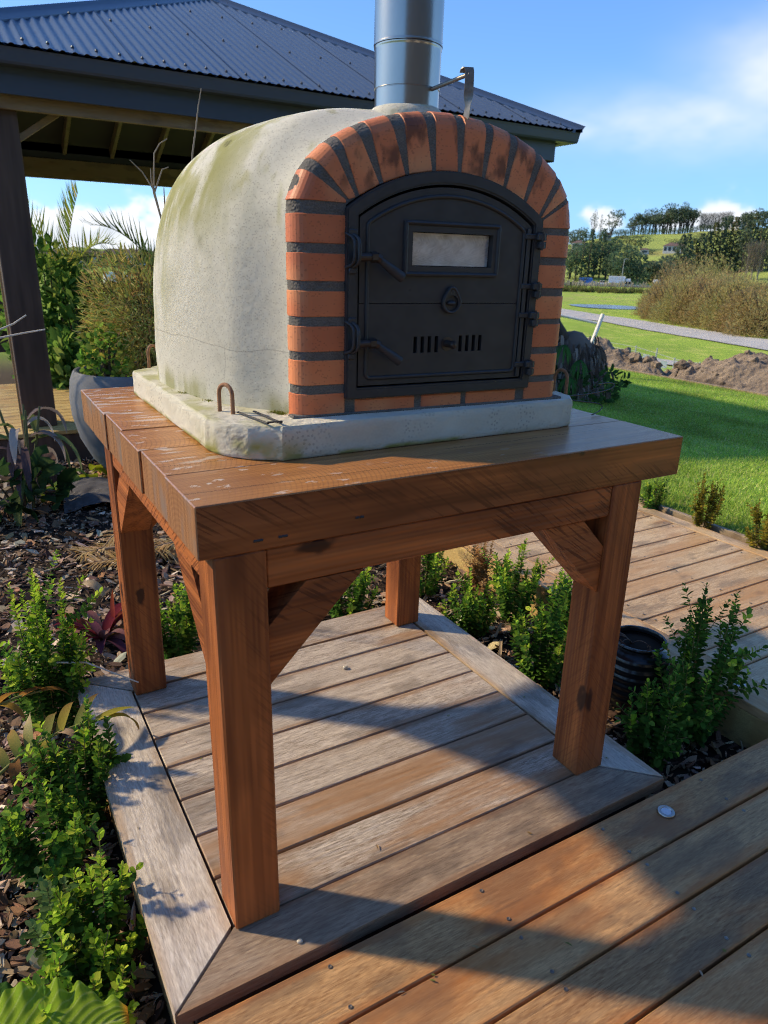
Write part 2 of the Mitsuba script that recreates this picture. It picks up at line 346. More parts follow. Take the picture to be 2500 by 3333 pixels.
def brick_fn(p, n, uv):
    k = rid(uv); r = cell_rand(k, 1, 1); r2 = cell_rand(k, 2, 5)
    b = fbm(p.x * 22 + k, p.y * 22, p.z * 22, octaves=3)
    col = mix((0.68, 0.225, 0.090), (0.52, 0.150, 0.066), dr.clip(r * 0.9 + 0.5 * (b - 0.5), 0, 1))
    col = mix(col, (0.74, 0.35, 0.160), smoothstep(0.45, 0.8, fbm(p.x * 10 + k * 3, p.y * 10, p.z * 10, octaves=2)) * (0.25 + 0.6 * r2))
    speck = smoothstep(0.72, 0.84, noise(p.x * 260, p.y * 260, p.z * 260))
    col = mix(col, (0.20, 0.065, 0.035), speck * 0.35)
    # soot licked up from the door over the crown bricks: brushed, broken marks
    soot = smoothstep(0.48, 0.74, fbm(p.x * 34 + 5, 1.0, p.z * 16, octaves=4) + 0.10 * (noise(p.x * 160, p.z * 60) - 0.5)) * smoothstep(0.155, 0.06, dr.abs(dr.sqrt(dr.square(p.x - 0.665) + dr.square((p.z - 1.35) * 1.0)) - 0.235))
    soot = soot * smoothstep(1.47, 1.53, p.z)
    return mix(col, (0.035, 0.020, 0.016), soot * 0.72)


scene['brick'] = prin(proc(brick_fn), 0.5, 0.35)
scene['mortar'] = bumped(prin(proc(lambda p, n, uv: mix((0.20, 0.188, 0.168), (0.078, 0.073, 0.066), dr.clip(0.7 * noise(p.x * 380, p.y * 380, p.z * 380) + 0.6 * (fbm(p.x * 25, p.y * 25, p.z * 25) - 0.3), 0, 1))), 0.95, 0.2),
                         lambda p, n, uv: noise(p.x * 300, p.y * 300, p.z * 300) * 0.0030)
scene['cast_iron'] = bumped(prin(proc(lambda p, n, uv: mix((0.040, 0.041, 0.044), (0.022, 0.023, 0.026), fbm(p.x * 30, p.y * 30, p.z * 30))), 0.5, 0.5), lambda p, n, uv: (noise(p.x * 420, p.y * 420, p.z * 420) + 0.6 * noise(p.x * 130, p.y * 130, p.z * 130)) * 0.0005)
scene['worn_iron'] = prin(proc(lambda p, n, uv: mix((0.085, 0.070, 0.060), (0.03, 0.026, 0.026), fbm(p.x * 60, p.y * 60, p.z * 60))), 0.38, 0.5, metallic=0.5)
scene['sooty_glass'] = prin(proc(lambda p, n, uv: mix((0.46, 0.46, 0.45), (0.20, 0.195, 0.19), dr.clip(1.3 * fbm(p.x * 38 + 2 * p.z, 1.0, p.z * 31, octaves=5) - 0.2 + 0.45 * (noise(p.x * 310 + 40 * noise(p.z * 60), p.z * 170) - 0.5), 0, 1))), 0.16, 0.8, clearcoat=1.0, clearcoat_gloss=0.95)
scene['stainless'] = prin((0.46, 0.42, 0.375), 0.24, 0.5, metallic=1.0)
scene['steel_grey'] = prin(proc(lambda p, n, uv: mix((0.34, 0.31, 0.27), (0.16, 0.14, 0.12), fbm(p.x * 110, p.y * 110, p.z * 110))), 0.42, 0.5, metallic=0.7)
scene['rusty_steel'] = prin(proc(lambda p, n, uv: mix((0.42, 0.22, 0.12), (0.16, 0.09, 0.055), fbm(p.x * 160, p.y * 160, p.z * 160))), 0.85, 0.3)
scene['black_wire'] = prin((0.03, 0.03, 0.032), 0.5, 0.5)
scene['roof_steel'] = prin((0.078, 0.108, 0.158), 0.30, 0.5)
scene['slate_paint'] = prin((0.048, 0.062, 0.085), 0.38, 0.5)
scene['dark_stain'] = prin(proc(lambda p, n, uv: mix((0.125, 0.078, 0.058), (0.055, 0.036, 0.029), dr.clip(fbm(p.x * 40, p.y * 40, p.z * 3.0, octaves=3) * 1.1 + 0.35 * (noise(p.x * 9, p.y * 9, p.z * 4) - 0.5), 0, 1))), 0.6, 0.25)
scene['lining'] = prin((0.085, 0.080, 0.078), 0.8, 0.2)
scene['pot_cement'] = prin(proc(lambda p, n, uv: mix((0.185, 0.195, 0.205), (0.115, 0.125, 0.135), dr.clip(fbm(p.x * 9, p.y * 9, p.z * 14, octaves=4) * 1.3 - 0.2, 0, 1))), 0.75, 0.3)
scene['black_glaze'] = prin((0.010, 0.011, 0.013), 0.22, 0.5)
scene['soil'] = prin(proc(lambda p, n, uv: mix((0.036, 0.026, 0.019), (0.016, 0.012, 0.010), fbm(p.x * 30, p.y * 30, p.z * 30))), 0.95, 0.15)
scene['chips'] = prin(VCOL, 0.9, 0.08)
scene['leaf_gloss'] = {'type': 'principledthin', 'base_color': VCOL, 'roughness': 0.27, 'diff_trans': 0.95, 'eta': 1.5, 'spec_trans': 0.0}
scene['leaf_matt'] = {'type': 'principledthin', 'base_color': VCOL, 'roughness': 0.6, 'diff_trans': 0.6, 'eta': 1.4, 'spec_trans': 0.0}
scene['leaf_far'] = {'type': 'principledthin', 'base_color': VCOL, 'roughness': 0.8, 'diff_trans': 0.9, 'eta': 1.3, 'spec_trans': 0.0}
scene['stem'] = two(prin(VCOL, 0.75, 0.3))
scene['grass_blade'] = {'type': 'principledthin', 'base_color': VCOL, 'roughness': 0.5, 'diff_trans': 0.7, 'eta': 1.4, 'spec_trans': 0.0}
scene['white_plastic'] = prin((0.70, 0.70, 0.66), 0.45, 0.5)
scene['pale_stone'] = prin(proc(lambda p, n, uv: mix((0.62, 0.58, 0.48), (0.42, 0.38, 0.3), fbm(p.x * 300, p.y * 300, p.z * 300))), 0.85, 0.3)
scene['weed_mat'] = two(prin(proc(lambda p, n, uv: mix((0.10, 0.10, 0.105), (0.05, 0.05, 0.053), fbm(p.x * 20, p.y * 20))), 0.8, 0.3))


def lawn_fn(p, n, uv):
    a = fbm(p.x * 1.6, p.y * 1.6, octaves=4); b = fbm(p.x * 14, p.y * 14, octaves=3)
    return mix(mix((0.24, 0.36, 0.06), (0.13, 0.24, 0.042), smoothstep(0.3, 0.7, a)), (0.34, 0.40, 0.12), smoothstep(0.5, 0.8, b) * 0.5)


scene['lawn_mat'] = prin(proc(lawn_fn), 0.9, 0.2)


def land_fn(p, n, uv):
    x, y = p.x - CAM[0], p.y - CAM[1]; r = dr.sqrt(x * x + y * y)
    a = fbm(p.x * 0.09, p.y * 0.09, octaves=4); b = fbm(p.x * 0.8, p.y * 0.8, octaves=3); t = fbm(p.x * 0.02 + 3, p.y * 0.02, octaves=4)
    col = mix((0.26, 0.36, 0.055), (0.17, 0.26, 0.042), a)
    col = mix(col, (0.36, 0.38, 0.10), smoothstep(0.48, 0.75, b) * 0.55)
    hill = mix((0.30, 0.36, 0.085), (0.21, 0.26, 0.075), a)
    hill = mix(hill, (0.20, 0.15, 0.08), smoothstep(0.52, 0.72, t) * 0.5)
    col = mix(col, hill, smoothstep(280, 310, r))
    tuss = smoothstep(0.45, 0.62, fbm(p.x * 0.35, p.y * 0.35, octaves=3)) * smoothstep(150, 165, r) * smoothstep(215, 200, r)
    col = mix(col, (0.27, 0.25, 0.10), tuss * 0.6)
    near = smoothstep(15.0, 11.0, r)
    return mix(col, mix((0.05, 0.037, 0.026), (0.10, 0.08, 0.055), b), near)


scene['land_mat'] = prin(proc(land_fn), 0.95, 0.1)
scene['dirt_mat'] = bumped(prin(proc(lambda p, n, uv: mix(mix((0.31, 0.25, 0.185), (0.17, 0.132, 0.095), fbm(p.x * 4, p.y * 4, p.z * 4, octaves=4)), (0.085, 0.066, 0.05), smoothstep(0.55, 0.72, fbm(p.x * 2.2 + 7, p.y * 2.2, p.z * 3, octaves=3)) * 0.8)), 0.95, 0.15), lambda p, n, uv: fbm(p.x * 14, p.y * 14, p.z * 14, octaves=4) * 0.06, eps=4e-3)
scene['road_mat'] = prin(proc(lambda p, n, uv: mix((0.38, 0.375, 0.355), (0.30, 0.295, 0.28), fbm(p.x * 0.9, p.y * 0.9, octaves=4))), 0.9, 0.2)
scene['asphalt'] = prin((0.085, 0.085, 0.088), 0.9, 0.2)
scene['pond_water'] = prin((0.16, 0.22, 0.27), 0.2, 0.6)
scene['house_beige'] = prin((0.60, 0.55, 0.46), 0.7, 0.3)
scene['house_white'] = prin((0.62, 0.60, 0.56), 0.7, 0.3)
scene['house_roof'] = prin((0.16, 0.11, 0.095), 0.8, 0.2)
scene['window_dark'] = prin((0.02, 0.024, 0.03), 0.1, 0.5)
scene['car_white'] = prin((0.72, 0.72, 0.72), 0.35, 0.5); scene['car_blue'] = prin((0.05, 0.16, 0.45), 0.35, 0.5); scene['car_black'] = prin((0.02, 0.022, 0.028), 0.35, 0.5); scene['car_red'] = prin((0.42, 0.12, 0.09), 0.4, 0.5)
scene['tyre'] = prin((0.02, 0.02, 0.02), 0.9, 0.2)
scene['galvanised'] = prin((0.42, 0.43, 0.43), 0.5, 0.5, metallic=0.4)
scene['sign_pink'] = prin((0.62, 0.47, 0.52), 0.6, 0.3)
scene['light_lens'] = prin((0.55, 0.62, 0.72), 0.25, 0.6, clearcoat=0.6)
scene['stake_mat'] = prin((0.42, 0.22, 0.09), 0.6, 0.4)
scene['stick_mat'] = prin((0.60, 0.54, 0.44), 0.8, 0.3)

# ------------------------------------------------------------------ land
def sst(a, b, x):
    t = np.clip((x - a) / (b - a), 0, 1); return t * t * (3 - 2 * t)


def ridge_el(az):
    return np.interp(az, [-180, -60, 0, 20, 36, 42, 44.3, 47, 48.4, 52.6, 54.7, 57, 62, 75, 110, 180], [.3, .2, .1, .15, .5, 1.15, 1.5, 1.98, 2.25, 2.55, 2.75, 2.8, 2.9, 2.6, 1.0, .3])


def land_z(az, r):
    az = (np.asarray(az, float) + 180) % 360 - 180; r = np.asarray(r, float)
    r0 = np.interp(az, [-180, -40, 30, 44, 75, 110, 180], [14, 14, 14, 14.4, 14.6, 14, 14])
    low = 0.50 * sst(30, 41, az) * sst(110, 85, az) * sst(4.5, 10.5, r)
    z = -0.28 - low - (5.32 - low) * sst(r0, 44.0, r)
    # motorway bank
    z = z + 0.75 * sst(232, 246, r)
    top = CAM[2] + 480 * np.tan(np.radians(ridge_el(az)))
    t = np.clip((r - 288) / (480 - 288), 0, 1)
    z = z + (top - (-4.85)) * np.where(t < 1, t ** 1.25, 1.0)
    wob = meshkit.fbm(np.stack([az * 0.35, np.log(np.maximum(r, 1)) * 9, az * 0], -1), 3, 4) - 0.5
    return z + wob * np.where(r > 295, 5.0, np.where(r > 20, 0.25, 0.02))


def on_land(az, r, dz=0.0):
    return azr(az, r, float(land_z(az, r)) + dz)


azs = np.concatenate([np.arange(-180, -12, 6.0), np.arange(-12, 36, 2.0), np.arange(36, 66, 0.6), np.arange(66, 181, 6.0)])
rs = np.concatenate([np.linspace(0.0, 14, 15), np.geomspace(15, 60, 22), np.geomspace(64, 285, 34), np.linspace(290, 500, 34), np.geomspace(520, 3200, 12)])
A, R_ = np.meshgrid(azs, rs, indexing='ij')
Zl = land_z(A, R_)
P = np.stack([CAM[0] + R_ * np.sin(np.radians(A)), CAM[1] + R_ * np.cos(np.radians(A)), Zl], -1)
gm = grid(P)
if gm.face_normals[:, 2].mean() < 0: gm.invert()
put('ground', gm, 'land_mat', smooth=True)
lab('ground', 'grassy open land falling away and rising to a green hill behind', kind='structure')

# garden soil (left bed, behind the platform, right bed) and the lawn
def flat_patch(x0, x1, y0, y1, z, step, amp, seed):
    X, Y = np.meshgrid(np.arange(x0, x1 + step / 2, step), np.arange(y0, y1 + step / 2, step), indexing='ij')
    Z = z + amp * (meshkit.fbm(np.stack([X * 3, Y * 3, X * 0], -1), 3, seed) - 0.5)
    return grid(np.stack([X, Y, Z], -1))


put('garden_soil', flat_patch(-5.0, 1.795, -2.5, 4.72, -0.175, 0.05, 0.05, 2), 'soil', smooth=True)
lab('garden_soil', 'dark damp soil under the bark mulch beds', kind='structure')
LX = 10.3


def lawn_z(x): return -0.012 - 0.074 * np.maximum(0, np.asarray(x) - 4.2)


lawn = flat_patch(3.235, LX, -6.0, 16.0, 0.0, 0.12, 0.03, 6); lawn.vertices[:, 2] += lawn_z(lawn.vertices[:, 0])
put('lawn', lawn, 'lawn_mat', smooth=True)
lab('lawn', 'mown green lawn beside the decking', kind='structure')
rng = np.random.default_rng(11)
n = 330000
gx = 3.24 + 7.05 * rng.uniform(0, 1, n) ** 1.25; gy = 0.2 + 10.5 * rng.uniform(0, 1, n) ** 1.15
keep = np.ones(n, bool)
P = np.stack([gx, gy, lawn_z(gx)], -1)
ht = rng.uniform(0.018, 0.042, n) * (0.6 + 0.9 * meshkit.fbm(P * 1.2, 3, 2))
D = np.stack([rng.normal(0, .45, n), rng.normal(0, .45, n), np.ones(n)], -1)
tone = meshkit.fbm(np.stack([gx * 1.3, gy * 1.3, gx * 0], -1), 4, 9)[:, None]
C = jit(rng, [(0.37, 0.54, 0.090), (0.27, 0.44, 0.068), (0.46, 0.58, 0.13), (0.56, 0.54, 0.24)], n, 0.25, [.36, .32, .22, .10]) * (0.35 + 1.3 * tone)
m, c = leaves(P, D, ht, rng.uniform(0.004, 0.008, n), C, up=unit(rng, n), tv=TRI_V, tf=TRI_F)
put('grass', m, 'grass_blade', color=c); lab('grass', 'short green lawn grass', 'grass', kind='stuff')
put('lawn_edging', cat_m([box(LX, LX + .04, -6, 16, -0.8, lawn_z(LX) + .035), box(3.205, 3.235, -6, 16, -0.2, 0.008)]), 'rough_pine')
lab('lawn_edging', 'thin timber edging boards along the lawn', 'edging')

# spoil heaps of earth beyond the lawn
def heap(name, label, pts, hs, w, seed):
    """a ridge of loose earth along the polyline pts with crest heights hs"""
    pts = np.array(pts, float); s = np.linspace(0, 1, 90); k = np.linspace(0, 1, len(pts))
    c = np.stack([np.interp(s, k, pts[:, i]) for i in (0, 1)], -1); h = np.interp(s, k, hs); ww = np.interp(s, k, w)
    t = np.gradient(c, axis=0); t /= np.linalg.norm(t, axis=1, keepdims=True); nrm = np.stack([-t[:, 1], t[:, 0]], -1)
    u = np.linspace(-1, 1, 60)
    P = np.zeros((90, 60, 3)); P[..., :2] = c[:, None] + nrm[:, None] * (u[None, :, None] * ww[:, None, None])
    q = P * 1.0; nz = meshkit.fbm(np.stack([q[..., 0] * 1.7, q[..., 1] * 1.7, q[..., 0] * 0 + seed], -1), 5, seed) - 0.5
    nz2 = meshkit.fbm(np.stack([q[..., 0] * 7, q[..., 1] * 7, q[..., 0] * 0 + seed], -1), 4, seed + 3) - 0.5
    prof = np.clip(1 - np.abs(u) ** 1.35, 0, 1)[None]
    endf = np.clip(np.minimum(s, 1 - s) / 0.12, 0, 1) ** 0.6
    P[..., 2] = -0.80 + (h + 0.80)[:, None] * prof * endf[:, None] + (nz * 0.5 + nz2 * 0.22) * (prof ** 0.5) * np.minimum(1, endf)[:, None]
    m = grid(P)
    if m.face_normals[:, 2].mean() < 0: m.invert()
    put(name + '__earth', m, 'dirt_mat', smooth=50); lab(name, label, 'soil heap')
    rng = np.random.default_rng(seed + 40); n = 220; V = m.vertices[rng.choice(len(m.vertices), n)]; V = V[V[:, 2] > -.72]; n = len(V)
    oc = trimesh.creation.icosphere(1, 1.0); sz = rng.uniform(0, 1, n) ** 5 * .13 + .015
    W = oc.vertices[None] * (1 + rng.uniform(-.32, .32, (n, len(oc.vertices), 1))) * (sz[:, None, None] * rng.uniform(.6, 1.2, (n, 1, 3))) + V[:, None]
    cl = trimesh.Trimesh(W.reshape(-1, 3), (oc.faces[None] + (np.arange(n) * len(oc.vertices))[:, None, None]).reshape(-1, 3), process=False)
    put(name + '__clods', cl, 'dirt_mat'); labels[name + '__clods'] = {'kind': 'stuff'}


a = [azr(41, 17.2), azr(45.2, 16.8), azr(47.4, 16.2), azr(49.5, 15.6), azr(52.2, 15.2)]
heap('soil_heap', 'lower brown soil heap behind the dead palm skirt, at the left of the lawn edge', [q[:2] for q in a], [-.36, -.14, -.24, -.50, -.62], [1.2, 1.5, 1.3, 0.9, 0.6], 3)
a = [azr(51.2, 15.6), azr(53.0, 15.7), azr(55.0, 15.6), azr(57.0, 15.3), azr(59.5, 15.0), azr(63, 15.0)]
heap('soil_heap_001', 'larger grey-brown soil heap at the right frame edge past the lawn', [q[:2] for q in a], [-0.66, -.58, -.42, -.16, -.05, -.1], [0.7, 1.2, 1.6, 1.7, 1.6, 1.4], 8)

# ------------------------------------------------------------------ decking
def board_set(parent, mat, rows, x0, x1, z=0.0, th=0.032, gap=0.0068, axis='x', k0=0):
    for i, (a, b) in enumerate(rows):
        zz = z + 0.0011 * math.sin(i * 7.3)
        b_ = box(x0, x1, a + gap / 2, b - gap / 2, zz - th, zz, 0.0026) if axis == 'x' else box(a + gap / 2, b - gap / 2, x0, x1, zz - th, zz, 0.0035)
        put(nm(parent + '__board'), b_, mat, uv=ids(b_, k0 + i))


def mitred(parent, pts, mat, z, th, k):
    P2 = Polygon(pts).buffer(-0.0015); m = trimesh.creation.extrude_polygon(P2, th, engine='earcut'); m.apply_translation([0, 0, z - th])
    put(nm(parent + '__border_board'), m, mat, uv=ids(m, k))


# oven platform: picture-framed deck panel
X0, X1, Y0, Y1 = -0.137, 1.245, -0.132, 1.150
XI, XJ, YI, YJ = 0.024, 1.103, 0.002, 1.004
lines = [0.004, 0.145, 0.290, 0.432, 0.577, 0.722, 0.865, 1.002]
board_set('platform', 'deck_grey_x', list(zip(lines[:-1], lines[1:])), XI + 0.003, XJ - 0.003, k0=10)
mitred('platform', [(X0, Y0), (X1, Y0), (XJ, YI), (XI, YI)], 'deck_brown_x', 0.001, 0.034, 30)
mitred('platform', [(X0, Y0 + .004), (XI - .003, YI + .004), (XI - .003, YJ), (X0, Y1)], 'deck_silver_y', 0.002, 0.034, 31)
mitred('platform', [(X1, Y0 + .004), (X1, Y1), (XJ + .003, YJ), (XJ + .003, YI + .004)], 'deck_silver_y', 0.002, 0.034, 32)
mitred('platform', [(X0 + .004, Y1), (XI, YJ + .003), (XJ, YJ + .003), (X1 - .004, Y1)], 'deck_grey_x', 0.001, 0.034, 33)
lab('platform', 'silvered decking platform under the oven table', kind='structure')
for args in [(X0 + .012, X0 + .040, Y0 + .03, Y1 - .012), (X1 - .040, X1 - .012, Y0 + .03, Y1 - .012)]:
    b_ = box(*args, -0.30, -0.036); put(nm('platform__fascia'), b_, 'deck_pink_y', uv=ids(b_, 40))
b_ = cat_m([box(X0 + .042, X1 - .042, y, y + .045, -0.30, -0.036) for y in (Y0 + .02, 0.45, Y1 - .06)])
put('platform__joist', b_, 'dark_stain', uv=ids(b_, 41)); labels['platform__joist'] = {'kind': 'stuff'}

# main deck in front of it and along the right of the bed
fl = [-0.156, -0.296, -0.431, -0.563, -0.698, -0.833, -0.968, -1.103, -1.238, -1.373, -1.508, -1.643, -1.778, -1.913]
board_set('deck', 'deck_warm_x', [(b, a) for a, b in zip(fl[:-1], fl[1:])], -0.145, 5.2, z=-0.002, k0=50)
el = [-0.150, 0.002, 0.137, 0.278, 0.418, 0.559, 0.713, 0.846, 0.995, 1.127, 1.279, 1.427, 1.57, 1.712, 1.855, 1.997, 2.14, 2.283, 2.425, 2.567, 2.71, 2.853, 2.995]
board_set('deck', 'deck_pink_x', list(zip(el[:-1], el[1:])), 1.947, 3.048, z=-0.002, k0=80)
for a, b in ((1.797, 1.943), (3.052, 3.142)):
    b_ = box(a, b, -0.152, 3.0, -0.034, 0.001); put(nm('deck__border_board'), b_, 'deck_pink_y', uv=ids(b_, 110 + a))
b_ = box(1.800, 1.826, -0.152, 3.0, -0.32, -0.036); put('deck__fascia', b_, 'floor_pine', uv=ids(b_, 115))
b_ = box(-0.13, 1.795, -0.205, -0.178, -0.32, -0.036); put('deck__fascia_001', b_, 'dark_stain', uv=ids(b_, 116))
b_ = box(1.83, 3.13, 2.97, 2.995, -0.32, -0.036); put('deck__fascia_002', b_, 'floor_pine', uv=ids(b_, 117))
b_ = cat_m([box(-0.13, 5.19, y, y + .045, -0.30, -0.036) for y in (-.5, -1.0, -1.5)] + [box(x, x + .045, -0.15, 2.96, -0.30, -0.036) for x in (2.1, 2.5, 2.9)])
put('deck__joist', b_, 'dark_stain', uv=ids(b_, 118)); labels['deck__joist'] = {'kind': 'stuff'}
lab('deck', 'warm brown hardwood deck in front and on the right', kind='structure')
sc, rng = [], np.random.default_rng(5)
for r in range(8):
    yc = (fl[r] + fl[r + 1]) / 2
    for x in np.arange(0.166, 4.6, 0.388):
        for s in (-1, 1):
            sc.append((x + rng.normal(0, .004), yc + s * 0.045 + rng.normal(0, .002)))
for r in range(len(el) - 1):
    yc = (el[r] + el[r + 1]) / 2
    for x in (2.0, 2.5, 3.0):
        for s in (-1, 1): sc.append((x + rng.normal(0, .004), yc + s * .045))
sm = []
for x, y in sc:
    sm.append(moved(lathe([(0.0044, -0.003), (0.0044, 0.0004), (0.0030, 0.0005), (0.0022, -0.0008), (0.0, -0.001)], 10), x, y, 0.0))
put('deck__screws', cat_m(sm), 'steel_grey'); labels['deck__screws'] = {'kind': 'stuff'}

# round recessed deck lights
for i, (x, y, l) in enumerate([(1.137, -0.222, 'small round steel deck light in the front deck, near the right table leg'), (1.872, 0.068, 'small round steel deck light beside the glossy green shrub at the right')]):
    k = nm('deck_light')
    put(k + '__rim', moved(lathe([(0.0235, -0.02), (0.0235, 0.0015), (0.0215, 0.0042), (0.0150, 0.0046), (0.0140, 0.0030)], 40), x, y, 0), 'stainless', smooth=40)
    put(k + '__lens', moved(lathe([(0.0142, 0.0020), (0.0125, 0.0040), (0.006, 0.0048), (0.0, 0.005)], 32), x, y, 0), 'light_lens', smooth=True)
    lab(k, l, 'deck light', 'deck lights')
for i, (x, y, s, l) in enumerate([(0.707, 0.799, 0.0085, 'small pale pebble on the platform boards under the table'), (0.133, -0.101, 0.006, 'tiny pale pebble on the platform by the front left leg')]):
    m = trimesh.creation.icosphere(2, s); m.vertices *= [1.2, .9, .7]; m.vertices += (meshkit.noise(m.vertices * 150, i)[:, None] - .5) * s * .5; m.apply_translation([x, y, s * .6])
    k = nm('pebble'); put(k, m, 'pale_stone', smooth=True); lab(k, l, 'pebble')

# ------------------------------------------------------------------ pavilion (timber posts, hipped corrugated steel roof)
EX0, EX1, EY0, EY1, EZ = -0.34, 5.28, 4.66, 10.28, 2.60
AX, AY, AZ = 2.47, 7.47, 2.60 + 2.81 * 0.464
PZ = 0.464
lab('pavilion', 'pavilion with hipped grey corrugated roof on dark timber posts', 'pavilion')


def corr(u): return 0.0088 * np.cos(2 * np.pi * u / 0.0762)


def roof_side(q, u0, u1):
    """sheet between u0..u1 along the eave of side q (0 = front), rotated about the apex"""
    u = np.arange(u0, u1 + 1e-6, 0.0762 / 8); u[-1] = u1
    half = 2.81; run = np.clip(half - np.abs(u - half), 0.0, half)
    v = np.linspace(-0.018, 1, 4)
    U = np.repeat(u[:, None], 4, 1); V = np.where(v[None] < 0, v[None], run[:, None] * v[None])
    Z = EZ + V * PZ + corr(U) * 1.0 + 0.010
    lapd = np.clip((u - (u1 - 0.02)) / 0.02, 0, 1)
    Z = Z + 0.003 * (1 - np.clip((u - u0) / 0.03, 0, 1))[:, None]
    X = U - half; Y = V - half
    c, s = [(1, 0), (0, 1), (-1, 0), (0, -1)][q]
    P = np.stack([AX + c * X - s * Y, AY + s * X + c * Y, Z], -1)
    m = grid(P)
    if m.face_normals[:, 2].mean() < 0: m.invert()
    return m


e = np.linspace(0, 5.62, 9); e[1:-1] = np.round(e[1:-1] / 0.0762) * 0.0762
for q in range(4):
    for i in range(8):
        put(nm('pavilion__roof_sheet'), roof_side(q, e[i], e[i + 1] + 0.01), 'roof_steel', smooth=True)
ms = []
for v in (0.07, 1.0, 1.9, 2.6):
    for i in range(38):
        u = 0.0762 * (1 + 2 * i) + 0.0381 * 0
        u = 0.0762 * round(u / 0.0762)
        if 2.81 - abs(u - 2.81) > v + 0.03 and (v < 0.1 or i % 2):
            for q in (0, 1, 3):
                c, s = [(1, 0), (0, 1), (-1, 0), (0, -1)][q]; X, Y = u - 2.81, v - 2.81
                ms.append(moved(lathe([(0.011, 0), (0.011, .006), (.006, .014), (0, .015)], 6), AX + c * X - s * Y, AY + s * X + c * Y, EZ + v * PZ + 0.0185))
put('pavilion__roof_screws', cat_m(ms), 'slate_paint'); labels['pavilion__roof_screws'] = {'kind': 'stuff'}
# rolled hip caps with scalloped lower edges
for q, (cx, cy) in enumerate([(EX0, EY0), (EX1, EY0), (EX1, EY1), (EX0, EY1)]):
    sx, sy = np.sign(AX - cx), np.sign(AY - cy)
    t = np.arange(-0.03, 2.81, 0.0095); w = 0.13
    rows = []
    for k, (o, dz) in enumerate([(-w, -0.002), (-w, 0.016), (-0.035, 0.030), (-0.018, 0.048), (0.0, 0.055), (0.018, 0.048), (0.035, 0.030), (w, 0.016), (w, -0.002)]):
        # o < 0: on the x-facing side, o > 0: on the y-facing side
        xx = t + max(o, 0) * 1.0; yy = t + max(-o, 0)
        ez = EZ + np.minimum(xx, yy) * PZ
        d = dz + (corr(np.maximum(xx, yy)) - 0.004 if k in (0, 8) else 0.004)
        rows.append(np.stack([cx + sx * xx, cy + sy * yy, ez + d], -1))
    m = grid(np.array(rows))
    if m.face_normals[:, 2].mean() < 0: m.invert()
    put(nm('pavilion__hip_cap'), m, 'roof_steel', smooth=35)
# gutter: one length per side, fascia behind it
for q in range(4):
    c, s = [(1, 0), (0, 1), (-1, 0), (0, -1)][q]
    prof = [(0.125, 0.0), (0.125, -0.105), (0.02, -0.105), (0.012, -0.09), (0.004, -0.03), (-0.002, 0.0), (-0.012, 0.004), (-0.012, -0.006), (0.004, -0.012), (0.02, -0.095), (0.118, -0.095), (0.118, -0.0)]
    rows = []
    for o, dz in prof:
        L = 2.81 - o
        rows.append([[AX + c * x - s * (-2.81 + o), AY + s * x + c * (-2.81 + o), EZ + dz] for x in (-L, L)])
    m = grid(np.array(rows).transpose(1, 0, 2))
    put(nm('pavilion__gutter'), m, 'slate_paint')
    y0 = -2.81 + 0.127; L = 2.81 - 0.20
    m = box(-L, L, y0, y0 + 0.02, 2.337, EZ - 0.004, 0.002); M = trimesh.transformations.rotation_matrix(q * math.pi / 2, [0, 0, 1]); m.apply_transform(M); m.apply_translation([AX, AY, 0])
    put(nm('pavilion__fascia'), m, 'slate_paint')
    m = box(-2.45, 2.45, y0 + 0.10, y0 + 0.145, 2.262, 2.50, 0.003); m.apply_transform(M); m.apply_translation([AX, AY, 0])
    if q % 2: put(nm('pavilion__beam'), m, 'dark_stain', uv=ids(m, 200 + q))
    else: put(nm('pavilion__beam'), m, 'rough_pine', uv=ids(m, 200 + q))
    # rafters and lining under this roof side
    for x in np.arange(-2.4, 2.41, 0.60):
        top = min(2.81 - abs(x), 2.81) - 0.02
        if top < 0.5: continue
        a = np.array([x, -2.81 + 0.25, EZ + 0.25 * PZ - 0.10]); b = np.array([x, -2.81 + top, EZ + top * PZ - 0.10])
        r = bar(a, b, 0.045, 0.12); r.apply_transform(M); r.apply_translation([AX, AY, 0])
        put(nm('pavilion__rafter'), r, 'rough_pine', uv=ids(r, 220 + q))
    tri = np.array([[-2.6, -2.6, EZ + 0.27 * PZ - 0.03], [2.6, -2.6, EZ + 0.27 * PZ - 0.03], [0, 0, AZ - 0.03]])
    m = trimesh.Trimesh(np.vstack([tri, tri + [0, 0, -0.008]]), [[0, 1, 2], [3, 5, 4], [0, 3, 4], [0, 4, 1]], process=False); m.apply_transform(M); m.apply_translation([AX, AY, 0])
    put(nm('pavilion__lining'), m, 'lining')
for x, y in ((0.045, 4.955), (4.78, 4.955), (0.045, 9.86), (4.78, 9.86)):
    m = box(x, x + 0.235, y, y + 0.235, 0.052, 2.27, 0.006); k = nm('pavilion__post'); put(k, m, 'dark_stain', uv=ids(m, 230 + x))
m = bar((0.27, 5.09, 2.10), (0.56, 5.09, 2.30), 0.045, 0.045); put('pavilion__brace', m, 'rough_pine', uv=ids(m, 236))
for i, y in enumerate(np.arange(4.76, 7.15, 0.142)):
    b_ = box(-0.35, 5.3, y, y + 0.137, 0.02, 0.05); put(nm('pavilion__floor_board'), b_, 'floor_pine', uv=ids(b_, 240 + i))
b_ = box(-0.33, 5.28, 4.78, 4.82, -0.25, 0.018); put('pavilion__step_board', b_, 'dark_stain', uv=ids(b_, 260))

